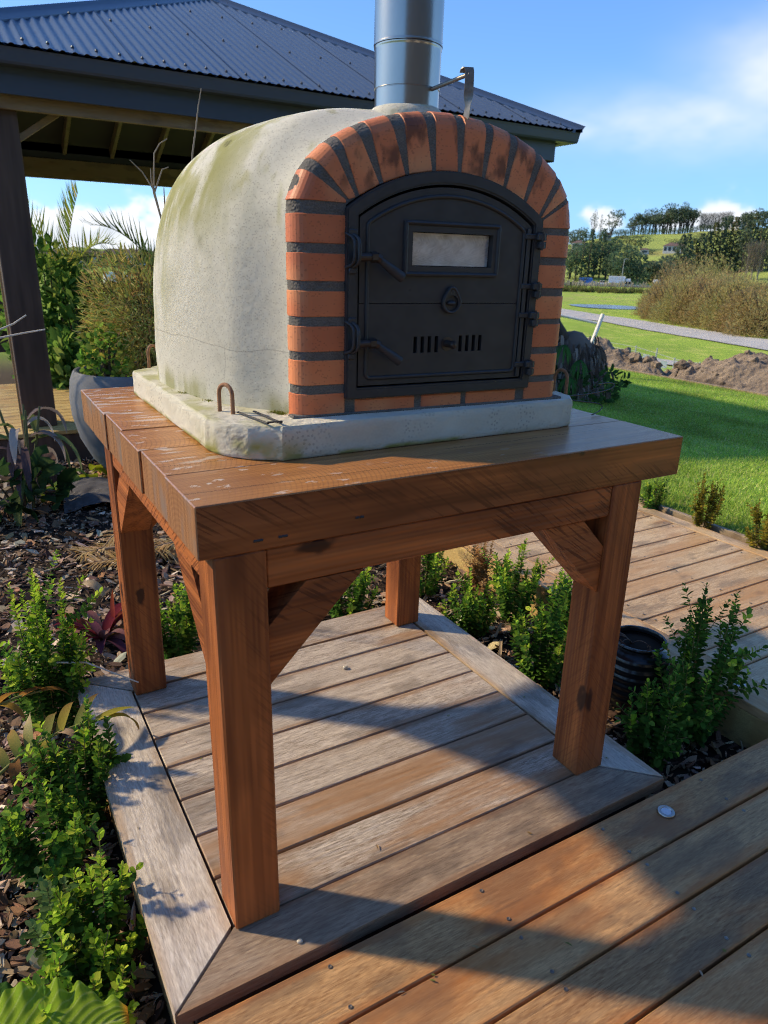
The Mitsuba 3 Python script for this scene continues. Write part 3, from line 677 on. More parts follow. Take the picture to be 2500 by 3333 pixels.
# ------------------------------------------------------------------ oven table
HT = 0.9615
T = nm('oven_table')
lab(T, 'heavy red-brown timber table on four square legs carrying the pizza oven', 'table')
ys = [0.0, 0.206, 0.417, 0.623, 0.832, 1.034, 1.238]
for i in range(6):
    dx = [0, .003, -.002, .004, 0, .002][i]
    b_ = box(dx, 1.25 + dx * .5, ys[i] + 0.0013, ys[i + 1] - 0.0013, HT - 0.100 - 0.001 * (i % 2), HT - 0.0008 * (i % 3), 0.0022)
    put(nm(T + '__beam'), b_, 'wood_top', uv=ids(b_, 300 + i))
LEGS = {}
for i, (x, y, lean) in enumerate([(0.026, 0.003, -0.016), (1.023, 0.003, -0.010), (0.027, 0.967, 0.0), (1.023, 0.967, 0.0)]):
    b_ = box(x, x + 0.100, y, y + 0.100, 0.0, 0.8600, 0.004); b_.vertices[:, 1] += lean * (1 - b_.vertices[:, 2] / 0.86); b_.vertices[:, 2] += 0.0015
    put(nm(T + '__leg'), b_, 'wood_stained_z', uv=ids(b_, 310 + i))
for i, (a, b) in enumerate([((0.127, 0.052, 0.8195), (1.022, 0.052, 0.8195)), ((0.127, 1.016, 0.8195), (1.022, 1.016, 0.8195))]):
    m = bar(a, b, 0.090, 0.079); put(nm(T + '__rail'), m, 'wood_stained_x', uv=ids(m, 320 + i))
for i, x in enumerate((0.075, 1.073)):
    m = bar((x, 0.104, 0.8195), (x, 0.966, 0.8195), 0.088, 0.079); put(nm(T + '__rail'), m, 'wood_stained_y', uv=ids(m, 322 + i))


def brace_mesh(o, d, thick, side):
    """knee brace cut at 45 degrees: o = inner top corner of the leg, d = direction along the rail, side = across"""
    o, d, side = (np.array(v, float) for v in (o, d, side)); up = np.array([0, 0, 1.0])
    q = [(0.0, -0.080), (0.0, -0.208), (0.205, 0.0), (0.079, 0.0)]
    V = np.array([o + d * a + up * b + side * s * thick / 2 for s in (-1, 1) for a, b in q])
    m = trimesh.Trimesh(V, [[0, 1, 2], [0, 2, 3], [4, 6, 5], [4, 7, 6], [0, 4, 5], [0, 5, 1], [1, 5, 6], [1, 6, 2], [2, 6, 7], [2, 7, 3], [3, 7, 4], [3, 4, 0]], process=False)
    m.fix_normals(); return m


zr = 0.7785
for i, (o, d, s) in enumerate([((0.1275, 0.051, zr), (1, 0, 0), (0, 1, 0)), ((1.0215, 0.053, zr), (-1, 0, 0), (0, 1, 0)), ((0.1275, 1.016, zr), (1, 0, 0), (0, 1, 0)), ((1.0215, 1.016, zr), (-1, 0, 0), (0, 1, 0)),
                               ((0.075, 0.104, zr), (0, 1, 0), (1, 0, 0)), ((0.075, 0.966, zr), (0, -1, 0), (1, 0, 0)), ((1.073, 0.104, zr), (0, 1, 0), (1, 0, 0)), ((1.073, 0.966, zr), (0, -1, 0), (1, 0, 0))]):
    m = brace_mesh(o, d, 0.084, s); put(nm(T + '__brace'), m, 'wood_stained_x' if d[0] else 'wood_stained_y', uv=ids(m, 330 + i))
# black plugs in the front beam, their colour standing for the dark of slots
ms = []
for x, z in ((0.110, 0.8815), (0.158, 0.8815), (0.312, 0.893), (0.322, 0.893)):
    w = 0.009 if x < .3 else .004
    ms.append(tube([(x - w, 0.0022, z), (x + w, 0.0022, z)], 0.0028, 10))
put(T + '__slot_plugs', cat_m(ms), 'black_wire'); labels[T + '__slot_plugs'] = {'kind': 'stuff'}

# ------------------------------------------------------------------ pizza oven
OV = nm('pizza_oven')
lab(OV, 'wood fired pizza oven, cream domed body with red brick arch and black iron door', 'pizza oven')
FA = math.radians(-3.2); FO = np.array([.665, .248, 0]); FU = np.array([math.cos(FA), math.sin(FA), 0]); FN = np.array([math.sin(FA), -math.cos(FA), 0])
FM = np.eye(4); FM[:3, 0], FM[:3, 1], FM[:3, 2], FM[:3, 3] = FU, [0, 0, 1], FN, FO
BT = 1.034


def face(m):
    """from door-face coordinates (across, up, out of the face) to the world"""
    m = m.copy(); m.apply_transform(FM)
    return m


def O(name, m, bsdf, smooth=False, uv=None): return put(nm(OV + '__' + name), m, bsdf, smooth=smooth, uv=uv)


# cast base with chamfered corners
poly = [(.131, 1.085), (.131, .360), (.138, .318), (.155, .283), (.185, .245), (.246, .206), (1.020, .206), (1.068, .216), (1.098, .252), (1.112, .330), (1.112, 1.085), (1.0, 1.17), (.23, 1.17)]
pl = Polygon(poly); ring = np.array([pl.exterior.interpolate(s).coords[0] for s in np.arange(0, pl.length, 0.009)])
cen = np.array([.61, .69]); rows = []
for ins, z in [(0.004, HT + 0.0005), (0.0, HT + 0.006), (0.0, 0.978), (0.0, 0.992), (0.0, 1.006), (0.0, 1.018), (0.0015, 1.028), (0.006, 1.0335), (0.02, 1.0345), (0.045, 1.035), (0.08, 1.035), (0.14, 1.035), (0.3, 1.035)]:
    dd = ring - cen; L = np.linalg.norm(dd, axis=1, keepdims=True); rows.append(np.c_[cen + dd * (1 - ins / L), np.full(len(ring), z)])
P = np.array(rows); P = np.concatenate([P, P[:, :1]], 1)
mould = sum(np.exp(-(np.linalg.norm(P[..., :2] - np.array(q), axis=-1) / .007) ** 2) for q in ((.131, .360), (.246, .206), (1.020, .206), (1.112, .33)))
dsp = mould * .004 + (meshkit.fbm(P * 60, 4, 4) - 0.5) * 0.0022 + (meshkit.fbm(P * 9, 2, 7) - 0.5) * 0.003
dd = P[..., :2] - cen; P[..., :2] += dd / np.linalg.norm(dd, axis=-1, keepdims=True) * dsp[..., None] * (np.arange(len(P)) < 8)[:, None, None]
P[7:, :, 2] += dsp[7:] * 0.5
P[:1, :, 2] = HT + 0.0006; P[:, -1] = P[:, 0]
m = grid(P)
if m.face_normals[:, 2].mean() < 0: m.invert()
O('base', m, 'cast_concrete', smooth=40)

# dome
def arch_out(n=200, ins=0.0):
    hw, h, zc = 0.360 - ins, 0.211 - ins, 1.450
    t = np.linspace(0, np.pi, n)
    a = np.stack([hw * np.cos(t), zc + h * np.sin(t)], -1)
    return np.vstack([[(hw, BT)], a, [(-hw, BT)]])


fac = LineString(arch_out(300, 0.0055) - [0, BT])
phis = np.linspace(0, np.pi, 121)
rf = np.array([np.linalg.norm(np.array(fac.intersection(LineString([(0, 1e-4), (1.2 * math.cos(p_), 1e-4 + 1.2 * math.sin(p_))])).coords[0])) if 0 < p_ < np.pi else 0.3545 for p_ in phis])
wm, ym, mm, hm, yh, nn, mh, cx0, ye = 0.461, 0.822, 2.235, 0.651, 0.499, 3.45, 3.5, 0.617, 1.17
rows = []
for s in np.linspace(0, 1, 90):
    y = .29 + (ye - .29) * math.sin(s * math.pi / 2)
    if y < ym: k = (ym - y) / (ym - .29); w = wm - (wm - .372) * k ** 2; c = cx0 + (.668 - cx0) * k ** 2
    else: w = wm * max(1e-4, 1 - ((y - ym) / (ye - ym)) ** mm) ** (1 / mm); c = cx0
    if y < yh: k = (yh - y) / (yh - .29); h = hm - (hm - .625) * k ** 2
    else: h = hm * max(1e-4, 1 - ((y - yh) / (ye - yh)) ** mh) ** (1 / mh)
    rr = (np.abs(np.cos(phis) / w) ** nn + np.abs(np.sin(phis) / h) ** nn) ** (-1 / nn)
    b = float(sst(0.0, 0.16, np.array((y - .29)))) ; b = 1 - b
    rr = rr * (1 - b) + rf * b
    X = c + rr * np.cos(phis); Z = BT - 0.004 + rr * np.sin(phis)
    k = max(0.0, 1 - (y - .29) / 0.25)
    yy = y + k * ((FO[1] + (X - FO[0]) * math.tan(FA) + 0.034) - .29)
    rows.append(np.stack([X, yy, Z], -1))
P = np.array(rows); nrm = np.cross(np.gradient(P, axis=0), np.gradient(P, axis=1)); nrm /= np.maximum(np.linalg.norm(nrm, axis=-1, keepdims=True), 1e-9)
if (nrm[:, 60, 2]).mean() < 0: nrm = -nrm
P = P + nrm * ((meshkit.fbm(P * 9, 3, 2) - .5) * 0.004 + (meshkit.fbm(P * 60, 2, 6) - .5) * 0.0016)[..., None]
m = grid(P)
if m.face_normals[:, 2].mean() < 0: m.invert()
O('dome', m, 'render_lime', smooth=True)

# brick arch: a rounded nose on the outer edge, joints recessed
RB = 0.036


def brick(A_in, A_out, B_in, B_out, depth=0.052, out=0.0, e=0.0025):
    A_in, A_out, B_in, B_out = (np.array(v, float) for v in (A_in, A_out, B_in, B_out))
    st = []
    for f, low in ((0.0, e), (0.02, 0.0), (0.5, 0.0), (0.98, 0.0), (1.0, e)):
        i_, o_ = A_in + (B_in - A_in) * f, A_out + (B_out - A_out) * f
        L = np.linalg.norm(o_ - i_); d = (o_ - i_) / L; L -= low * 0.5
        r = RB - 0.0
        rows = [(0.0, -depth)] + [(0.0, out - low - 0.002), (0.002, out - low)] + [(L - r + r * math.sin(t), out - r + (r - low) * math.cos(t)) for t in np.linspace(0, math.pi / 2, 8)] + [(L, -depth)]
        st.append([[*(i_ + d * a), b] for a, b in rows])
    P = np.array(st); m = grid(P); k = P.shape[1]
    f = [[0, j + 1, j] for j in range(1, k - 1)]; o = 4 * k; f += [[o, o + j, o + j + 1] for j in range(1, k - 1)]
    m = trimesh.Trimesh(m.vertices, np.vstack([m.faces, f]), process=False); m.fix_normals()
    return face(m)


def plain_brick(u0, u1, z0, z1, depth=0.05, out=0.0):
    return face(box(u0, u1, z0, z1, -depth, out, 0.003))


bk = 400
def add_brick(m):
    global bk
    bk += 1; put(nm(OV + '__brick'), m, 'brick', uv=ids(m, bk))


UO, UI = 0.360, 0.2475
zl = [BT, 1.0845, 1.1035, 1.1565, 1.1745, 1.2275, 1.2465, 1.2985, 1.3180, 1.3725, 1.3915, 1.4465]
zr_ = [BT, 1.0815, 1.0975, 1.1515, 1.1680, 1.2235, 1.2360, 1.2900, 1.3085, 1.3615, 1.3790, 1.4290]
for a, b in zip(zl[::2], zl[1::2]): add_brick(brick((-UI, a), (-UO, a), (-UI, b), (-UO, b)))
for a, b in zip(zr_[::2], zr_[1::2]): add_brick(brick((UI, b), (UO, b), (UI, a), (UO, a)))


def on_arch(u): return (u, 1.450 + 0.211 * math.sqrt(max(0, 1 - (u / UO) ** 2)))


def on_inner(u): return (u, 1.5450 - (0.428 - math.sqrt(0.428 ** 2 - u * u)))


joints = [((-0.3515, 1.474), None, (-UI, 1.4705))] # top of the left mortar bed
J = [(-.3335, -.3165, -.244), (-.283, -.262, -.222), (-.228, -.200, -.168), (-.153, -.121, -.108), (-.073, -.046, -.044), (.005, .029, .020), (.084, .107, .082), (.152, .175, .141), (.228, .249, .200), (.296, .3115, .247)]
edges = []
prevR = ((-UO, 1.4715), (-UI, 1.4700))
for l, r, i in J:
    p1, p2 = on_arch(l), on_arch(r); q = on_inner(max(-UI, min(UI, i)))
    w = 0.0045
    d = np.array([1.0, -i * 2.2]); d /= np.linalg.norm(d)
    qa, qb = np.array(q) - d * w, np.array(q) + d * w
    if l == J[0][0]: qa = np.array([-UI, 1.4745]); qb = np.array([-.2405, 1.4760])
    add_brick(brick(prevR[1], prevR[0], qa, p1)); prevR = (p2, qb)
# the last two bricks on the right shoulder
p1 = on_arch(.3385); add_brick(brick(prevR[1], prevR[0], (0.2560, 1.4655), p1))
add_brick(brick((0.2570, 1.4590), on_arch(.3445), (UI, 1.4435), (UO, 1.4455)))
for a, b in ((-.222, -.069), (-.051, .0595), (.0735, .2215)): add_brick(plain_brick(a, b, BT - .001, 1.0685))
# mortar: one recessed band behind all bricks
path_o = [(-UO, BT)] + [(-UO, z) for z in np.linspace(1.06, 1.44, 12)] + [on_arch(u) for u in -UO * np.cos(np.linspace(0.05, math.pi - 0.05, 60))] + [(UO, z) for z in np.linspace(1.44, 1.06, 12)] + [(UO, BT)]
path_i = [(-UI, BT)] + [(-UI, z) for z in np.linspace(1.06, 1.44, 12)] + [on_inner(u) for u in np.linspace(-UI, UI, 60)] + [(UI, z) for z in np.linspace(1.44, 1.06, 12)] + [(UI, BT)]
rows = []
for o_, i_ in zip(path_o, path_i):
    o_, i_ = np.array(o_), np.array(i_); L = np.linalg.norm(o_ - i_); d = (o_ - i_) / L; L -= 0.0016; r = RB
    rows.append([[*(i_ + d * a), b] for a, b in [(0.0, -.052), (0.0, -.0022)] + [(L - r + r * math.sin(t), -.0022 - r + r * math.cos(t)) for t in np.linspace(0, math.pi / 2, 8)] + [(L, -.054)]])
P = np.array(rows); P[..., 2] += (meshkit.fbm(P * 90, 2, 3) - .5) * 0.0025
m = grid(P); m = cat_m([m, box(-UI - .004, UI + .004, BT - .004, 1.0700, -.05, -.0035, .001)]); m = face(m)
O('mortar', m, 'mortar', smooth=50)
O('mortar_bed', face(box(-.370, .370, BT - .003, BT + .006, -.03, .003, .003)), 'mortar')

# door frame
def arch_poly(uo, zb, zs, top, n=40, r=None):
    """flat bottom, straight sides to zs, segmental arch up to top"""
    rise = top - zs; R = (uo * uo + rise * rise) / (2 * rise); a = math.asin(min(1, uo / R))
    t = np.linspace(a, -a, n)
    return Polygon([(-uo, zb), (uo, zb)] + [(R * math.sin(x), top - R + R * math.cos(x)) for x in t])


def slab(poly, n0, n1, bev=0.0):
    m = trimesh.creation.extrude_polygon(poly, n1 - n0, engine='earcut'); m.apply_translation([0, 0, n0]); return m


PO = arch_poly(0.2500, 1.0705, 1.4600, 1.5440).buffer(-.004).buffer(.004)
PI = arch_poly(0.2245, 1.0945, 1.4475, 1.5180)
fr = cat_m([slab(PO.difference(PI), -0.03, 0.010), slab(PO.buffer(-.003).difference(PI.buffer(.004)), 0.010, 0.0125)])
O('door_frame', face(fr), 'cast_iron')
# door leaf: upper and lower panels with a seam, grate slots cut through the lower one
PD = arch_poly(0.2195, 1.0985, 1.4440, 1.5125)
slots = [box(a, a + .0092, 1.1655, 1.2020, -1, 1, 0) for a in (-.082, -.0635, -.0450, -.0265, .0385, .0570, .0750, .0930)]
SL = [Polygon([(a, 1.1655), (a + .0092, 1.1655), (a + .0092, 1.2020), (a, 1.2020)]) for a in (-.082, -.0635, -.0450, -.0265, .0385, .0570, .0750, .0930)]
WIN = Polygon([(-.095, 1.352), (.1125, 1.352), (.1125, 1.4215), (-.095, 1.4215)])
up = PD.intersection(Polygon([(-1, 1.2744), (1, 1.2744), (1, 2), (-1, 2)])).difference(WIN)
lo = PD.intersection(Polygon([(-1, 1), (1, 1), (1, 1.2730), (-1, 1.2730)]))
for s in SL: lo = lo.difference(s)
DR = OV + '__door'
put(DR + '__upper_panel', face(slab(up, -0.012, 0.006)), 'cast_iron')
put(DR + '__lower_panel', face(slab(lo, -0.012, 0.006)), 'cast_iron')


def bead(poly, r, n0):
    p = np.array(poly.exterior.coords)
    q = np.array([poly.exterior.interpolate(s).coords[0] for s in np.arange(0, poly.length, .006)]); q = np.vstack([q, q[:1]])
    return tube(np.c_[q, np.full(len(q), n0)], r, 8, cap=False)


put(DR + '__raised_bead', face(bead(arch_poly(0.2010, 1.1145, 1.4330, 1.4945).buffer(-.010).buffer(.010), .0048, .0062)), 'cast_iron', smooth=True)
WO = Polygon([(-.117, 1.330), (.133, 1.330), (.133, 1.4445), (-.117, 1.4445)]).buffer(-.004).buffer(.004)
WM = Polygon([(-.109, 1.338), (.1255, 1.338), (.1255, 1.4365), (-.109, 1.4365)])
put(DR + '__window_frame', face(cat_m([slab(WO.difference(WIN), .006, .0095), bead(WO.buffer(-.0055), .0050, .0095)])), 'cast_iron', smooth=30)
put(DR + '__window_glass', face(box(-.094, .111, 1.353, 1.4205, -.009, -.005, .0005)), 'sooty_glass')
# ring plate with keyhole on the seam
th = np.linspace(0, 2 * np.pi, 40)
rp = Polygon([(.0105 + .0255 * math.cos(t), 1.2755 + .0245 * math.sin(t)) for t in th]).union(Polygon([(.0105 + .0125 * math.cos(t), 1.3005 + .0105 * math.sin(t)) for t in th])).convex_hull
hole = Polygon([(.0105 + .0175 * math.cos(t), 1.2745 + .0170 * math.sin(t)) for t in th]).union(Polygon([(.0105 + .0033 * math.cos(t), 1.3015 + .0033 * math.sin(t)) for t in th]))
put(DR + '__ring_handle', face(cat_m([slab(rp.difference(hole), .008, .0125), bead(rp.buffer(-.003), .0034, .0115), tube([(.0105, 1.3015, .005), (.0105, 1.3015, .0135)], .0028, 10)])), 'cast_iron', smooth=30)
k = trimesh.creation.icosphere(2, 1.0); k.vertices *= [.0115, .0058, .010]; k.apply_translation([.0105, 1.2745, .008])
put(DR + '__ring_boss', face(k), 'cast_iron', smooth=True)
put(DR + '__air_knob', face(cat_m([tube([(.0065, 1.1845, .004), (.0065, 1.1845, .0075)], .0155, 20), tube([(.0065, 1.1845, .006), (.0065, 1.1845, .018), (.0065, 1.1845, .020), (.0065, 1.1845, .026)], [.0085, .0080, .0066, .0066], 16), moved(lathe([(0, -.009), (.006, -.0075), (.0092, -.002), (.0092, .002), (.006, .0075), (0, .009)], 18), .0065, 1.1845, .0315)])), 'worn_iron', smooth=40)
for u in (-.0950, .1130): put(nm(DR + '__screw'), face(tube([(u, 1.3010, .004), (u, 1.3010, .0068)], .0026, 10)), 'black_wire')
# latches: a keeper staple on the frame, a barrel with hex nut and a tapered grip
for zc in (1.1915, 1.3665):
    k = nm(OV + '__latch')
    s = np.linspace(-1, 1, 15); st = np.c_[np.full(15, -.2330) + .0085 * np.abs(s) ** 8 * -1, zc + .012 + .0330 * s, .036 - .026 * np.abs(s) ** 4]
    put(k + '__keeper', face(cat_m([tube(st, .0042, 8), tube(st + [-.009, 0, -.004], .0036, 8), box(-.2475, -.2285, zc + .042, zc + .054, .010, .018, .003), box(-.2475, -.2295, zc - .033, zc - .021, .010, .018, .003)])), 'cast_iron', smooth=40)
    put(k + '__pivot', face(cat_m([tube([(-.232, zc, .026), (-.2, zc + .001, .027)], .0085, 14), tube([(-.203, zc + .0005, .027), (-.190, zc + .0015, .027)], .0112, 6), tube([(-.190, zc + .0015, .027), (-.181, zc - .003, .028)], .0098, 8), tube([(-.2, zc, .005), (-.2, zc, .027)], .007, 10)])), 'worn_iron')
    put(k + '__grip', face(tube([(-.185, zc - .002, .028), (-.175, zc - .009, .029), (-.155, zc - .0225, .031), (-.132, zc - .038, .034), (-.130, zc - .0392, .0342)], [.0062, .0075, .0098, .0112, .0095], 18)), 'cast_iron', smooth=40)
# hinges: two knuckles each
for zc in (1.4135, 1.3035, 1.2375, 1.1210):
    k = nm(OV + '__hinge')
    for s in (-1, 1):
        put(nm(k + '__knuckle'), face(cat_m([box(.2280 if s > 0 else .2350, .2545, zc + (.0012 if s > 0 else -.0165), zc + (.0165 if s > 0 else -.0012), .006, .024, .002), tube([(.2450, zc + s * .0012, .019), (.2450, zc + s * .0165, .019)], .0075, 14)] + ([box(.2000, .2300, zc + .0025, zc + .0150, .006, .0145, .002)] if s > 0 else []))), 'cast_iron')
    put(k + '__pin', face(tube([(.2450, zc - .020, .019), (.2450, zc + .020, .019)], .0036, 10)), 'worn_iron')
put(DR + '__hinge_rail', face(cat_m([box(.2075, .2185, 1.100, 1.4400, .006, .0115, .002)])), 'cast_iron')

# flue pipe
CX, CY = 0.650, 0.420
O('flue', moved(lathe([(.0725, 1.62), (.0725, 1.7185), (.0716, 1.7192), (.0716, 1.7205), (.0735, 1.7212), (.0737, 1.7960), (.0752, 1.7990), (.0752, 1.8030), (.0735, 1.8050), (.0735, 1.8060)], 96), CX, CY, 0), 'stainless', smooth=35)
O('flue_sleeve', moved(lathe([(.0742, 1.8060), (.0760, 1.8045), (.0762, 1.8075), (.0752, 1.8110), (.0752, 2.60), (.0765, 2.602), (.0765, 2.66), (.0740, 2.66)], 96), CX, CY, 0), 'stainless', smooth=35)
# lime fillet round the foot of the flue
t = np.linspace(0, 2 * np.pi, 90)
rows = [np.c_[CX + r * np.cos(t), CY + r * np.sin(t), np.full(90, z)] for r, z in ((.0735, 1.684), (.077, 1.682), (.083, 1.676), (.088, 1.668), (.090, 1.650))]
P = np.array(rows); P[..., 2] += (meshkit.fbm(P * 34, 3, 9) - .55) * .005; P[:, -1] = P[:, 0]
m = grid(P)
if m.face_normals[:, 2].mean() < 0: m.invert()
O('flue_fillet', m, 'render_lime', smooth=True)
# damper: rod and flat twisted handle
D_ = OV + '__damper'
R0, R1 = np.array([0.672, 0.352, 1.7165]), np.array([0.7035, 0.262, 1.7335])
put(D_ + '__rod', tube([R0, R1 + (R1 - R0) * .03], .0042, 14), 'steel_grey', smooth=40)
a_ = np.array([0.90, -0.43, 0.0]); a_ /= np.linalg.norm(a_); d_ = R1 - R0; d_ /= np.linalg.norm(d_)
sec = [(-.012, .000, .0095, 0), (-.010, .0055, .0095, 0), (-.004, .0078, .0095, 0), (.000, .0065, .0095, 0), (.002, .000, .0095, 0), (.003, -.020, .0095, 0), (.003, -.036, .0095, .05), (.003, -.046, .0085, .35), (.003, -.056, .0065, .9), (.003, -.064, .0055, 1.3), (.002, -.072, .0075, 1.5), (.001, -.080, .0082, 1.55), (.000, -.088, .0080, 1.55), (-.001, -.094, .0058, 1.55)]
L_, R_s = [], []
for o, dz, hw, tw in sec:
    c_ = R1 + d_ * o + np.array([0, 0, dz + .006])
    w_ = math.cos(tw) * a_ + math.sin(tw) * d_ * 0.9
    L_.append(c_ - w_ * hw); R_s.append(c_ + w_ * hw)
P = np.array([L_, R_s]); off = np.cross(np.gradient(P[0], axis=0), P[1] - P[0]); off /= np.linalg.norm(off, axis=1, keepdims=True)
rows = np.array([P[0] - off * .0013, P[1] - off * .0013, P[1] + off * .0013, P[0] + off * .0013, P[0] - off * .0013])
m = grid(rows); m = trimesh.Trimesh(m.vertices, np.vstack([m.faces, [[0, 14, 28], [0, 28, 42], [13, 41, 27], [13, 55, 41]]]), process=False); m.fix_normals()
put(D_ + '__handle', m, 'steel_grey', smooth=35)
# rusty lifting loops of reinforcing bar
for x, y, dx, dy, h in ((0.187, 0.385, 0.008, -0.021, 0.062), (0.205, 1.125, 0.017, 0.012, 0.064), (1.098, 0.300, 0.004, -0.020, 0.060), (1.02, 1.13, -.017, .012, .06)):
    t = np.linspace(0, np.pi, 15); pts = [(x - dx, y - dy, 1.028)] + [(x - dx * math.cos(a), y - dy * math.cos(a), 1.035 + h - .022 + .022 * math.sin(a)) for a in t] + [(x + dx, y + dy, 1.028)]
    O('lifting_loop', tube(pts, .0046, 10), 'rusty_steel', smooth=True)
# moss along the foot of the dome
rng = np.random.default_rng(3); n = 2600
s = rng.uniform(0, 1, n); Pm = np.array([[np.interp(v, [0, .3, .6, 1], [.300, .262, .205, .166]), np.interp(v, [0, .3, .6, 1], [.312, .43, .52, .70])] for v in s])
Pm += rng.normal(0, .006, (n, 2)) + np.c_[np.full(n, -.004), np.full(n, 0)]
kp = meshkit.fbm(np.c_[Pm * 30, np.zeros(n)], 3, 4) > .47 + .12 * s; Pm = Pm[kp]; n = len(Pm)
P = np.c_[Pm, np.full(n, 1.033)]
m, c = leaves(P, unit(rng, n) * [1, 1, .5] + [-.2, 0, .9], rng.uniform(.004, .010, n), .0035, jit(rng, [(.20, .22, .035), (.12, .15, .03), (.28, .27, .07)], n), tv=TRI_V, tf=TRI_F)
put(OV + '__moss', m, 'leaf_matt', color=c); labels[OV + '__moss'] = {'kind': 'stuff', 'label': 'yellow-green moss along the foot of the dome'}

# loose bits on the table
put('wire_bracket', cat_m([bar((.205, .362, 1.0395), (.2225, .226, 1.0395), .0055, .003, .0008), bar((.240, .356, 1.0395), (.250, .221, 1.0395), .0055, .003, .0008), bar((.2205, .2255, 1.0425), (.2525, .2215, 1.0425), .0055, .003, .0008)]), 'black_wire')
lab('wire_bracket', 'thin black metal bracket lying on the left corner of the oven base', 'bracket')
cp = np.array([(1.105, .335, 1.025), (1.16, .34, 1.012), (1.23, .345, 1.010), (1.31, .35, 1.012), (1.372, .362, 1.017), (1.394, .372, 1.027), (1.366, .368, 1.034), (1.30, .352, 1.036)])
tt = np.linspace(0, 7, 60); cp = np.stack([np.interp(tt, range(8), cp[:, i]) for i in range(3)], -1)
for _ in range(6): cp[1:-1] = (cp[:-2] + 2 * cp[1:-1] + cp[2:]) / 4
c2 = np.array([(1.110, .340, 1.018), (1.17, .335, 1.002), (1.235, .33, .992), (1.285, .325, .985), (1.297, .320, .974), (1.262, .30, .968), (1.215, .282, .9655)]); tt = np.linspace(0, 6, 50); c2 = np.stack([np.interp(tt, range(7), c2[:, i]) for i in range(3)], -1)
for _ in range(6): c2[1:-1] = (c2[:-2] + 2 * c2[1:-1] + c2[2:]) / 4
put('loose_wire', cat_m([tube(cp, .0017, 7), tube(c2, .0017, 7)]), 'black_wire', smooth=True)
lab('loose_wire', 'bent grey wire sticking out beside the oven base at the right', 'wire')

# ------------------------------------------------------------------ unseen house added behind the photographer, height and colours shaped for flue and fill
lab('house', 'unseen two-storey house added behind the photographer, cream below for bounce light, slate above', 'house')
for i in range(36):
    z = 0.02 + i * 0.15
    put(nm('house__weatherboard'), bar((-6, -7.2, z + .08), (11, -7.2, z + .08), 0.02, 0.158, .002, up=(0, .06, 1)), 'house_beige' if i < 12 else 'slate_paint')  # cream courses added to bounce light, slate ones to darken the flue
put('house__wall', box(-6, 11, -7.5, -7.215, -0.2, 5.4), 'house_beige')
put('house__roof', trimesh.Trimesh([[-6.6, -6.6, 5.36], [11.6, -6.6, 5.36], [11.6, -10.8, 7.4], [-6.6, -10.8, 7.4], [-6.6, -6.6, 5.24], [11.6, -6.6, 5.24]], [[0, 1, 2], [0, 2, 3], [4, 1, 0], [4, 5, 1]], process=False), 'slate_paint')
for x in (-3.0, 1.5, 6.5):
    k = nm('house__window'); put(k, box(x, x + 2.2, -7.19, -7.16, 0.1, 2.1), 'window_dark'); put(k + '__frame', cat_m([box(x - .06, x, -7.19, -7.13, .04, 2.16), box(x + 2.2, x + 2.26, -7.19, -7.13, .04, 2.16), box(x, x + 2.2, -7.19, -7.13, 2.1, 2.16), box(x + 1.07, x + 1.13, -7.16, -7.13, .1, 2.1)]), 'house_white')

# ------------------------------------------------------------------ bark mulch
CH_V = np.array([[1, 0, 0], [.45, .9, 0], [-.5, .75, 0], [-1, -.05, 0], [-.55, -.8, 0], [.5, -.85, 0]])


def chips(name, label, spots, zfun, seed, smin, smax):
    rng = np.random.default_rng(seed); n = len(spots)
    s = rng.uniform(0, 1, n) ** 3.2 * (smax - smin) + smin
    top = np.tile(CH_V, (n, 1, 1)) * (1 + rng.uniform(-.35, .35, (n, 6, 1))); asp = np.where(rng.uniform(0, 1, (n, 1)) < .3, rng.uniform(.10, .2, (n, 1)), rng.uniform(.25, .7, (n, 1)))
    top[..., 1] *= asp; top[..., 2] = rng.uniform(-.10, .10, (n, 6))
    th = rng.uniform(.10, .28, (n, 1)); bot = top * [.9, .9, 1]; bot[..., 2] -= th
    V = np.concatenate([top, bot], 1) * s[:, None, None]
    yaw = rng.uniform(0, 2 * np.pi, n); tilt = rng.normal(0, .42, n); tilt2 = rng.normal(0, .32, n)
    c, s_ = np.cos(tilt), np.sin(tilt); V = np.stack([V[..., 0] * c[:, None] + V[..., 2] * s_[:, None], V[..., 1], -V[..., 0] * s_[:, None] + V[..., 2] * c[:, None]], -1)
    c, s_ = np.cos(tilt2), np.sin(tilt2); V = np.stack([V[..., 0], V[..., 1] * c[:, None] - V[..., 2] * s_[:, None], V[..., 1] * s_[:, None] + V[..., 2] * c[:, None]], -1)
    c, s_ = np.cos(yaw), np.sin(yaw); V = np.stack([V[..., 0] * c[:, None] - V[..., 1] * s_[:, None], V[..., 0] * s_[:, None] + V[..., 1] * c[:, None], V[..., 2]], -1)
    V = V + np.c_[spots, zfun(spots) + rng.uniform(-.004, .022, n)][:, None]
    F = [[0, 1, 2], [0, 2, 3], [0, 3, 4], [0, 4, 5]] + [[i, 6 + (i + 1) % 6, (i + 1) % 6] for i in range(6)] + [[i, 6 + i, 6 + (i + 1) % 6] for i in range(6)]
    F = (np.array(F)[None] + (np.arange(n) * 12)[:, None, None]).reshape(-1, 3)
    C = jit(rng, [(0.20, 0.130, 0.082), (0.34, 0.25, 0.168), (0.50, 0.40, 0.29), (0.10, 0.064, 0.044), (0.64, 0.54, 0.41), (0.36, 0.20, 0.11)], n, .3, [.3, .24, .15, .2, .05, .06])
    put(name, trimesh.Trimesh(V.reshape(-1, 3), F, process=False), 'chips', color=np.repeat(C, 12, 0)); lab(name, label, 'mulch', kind='stuff')


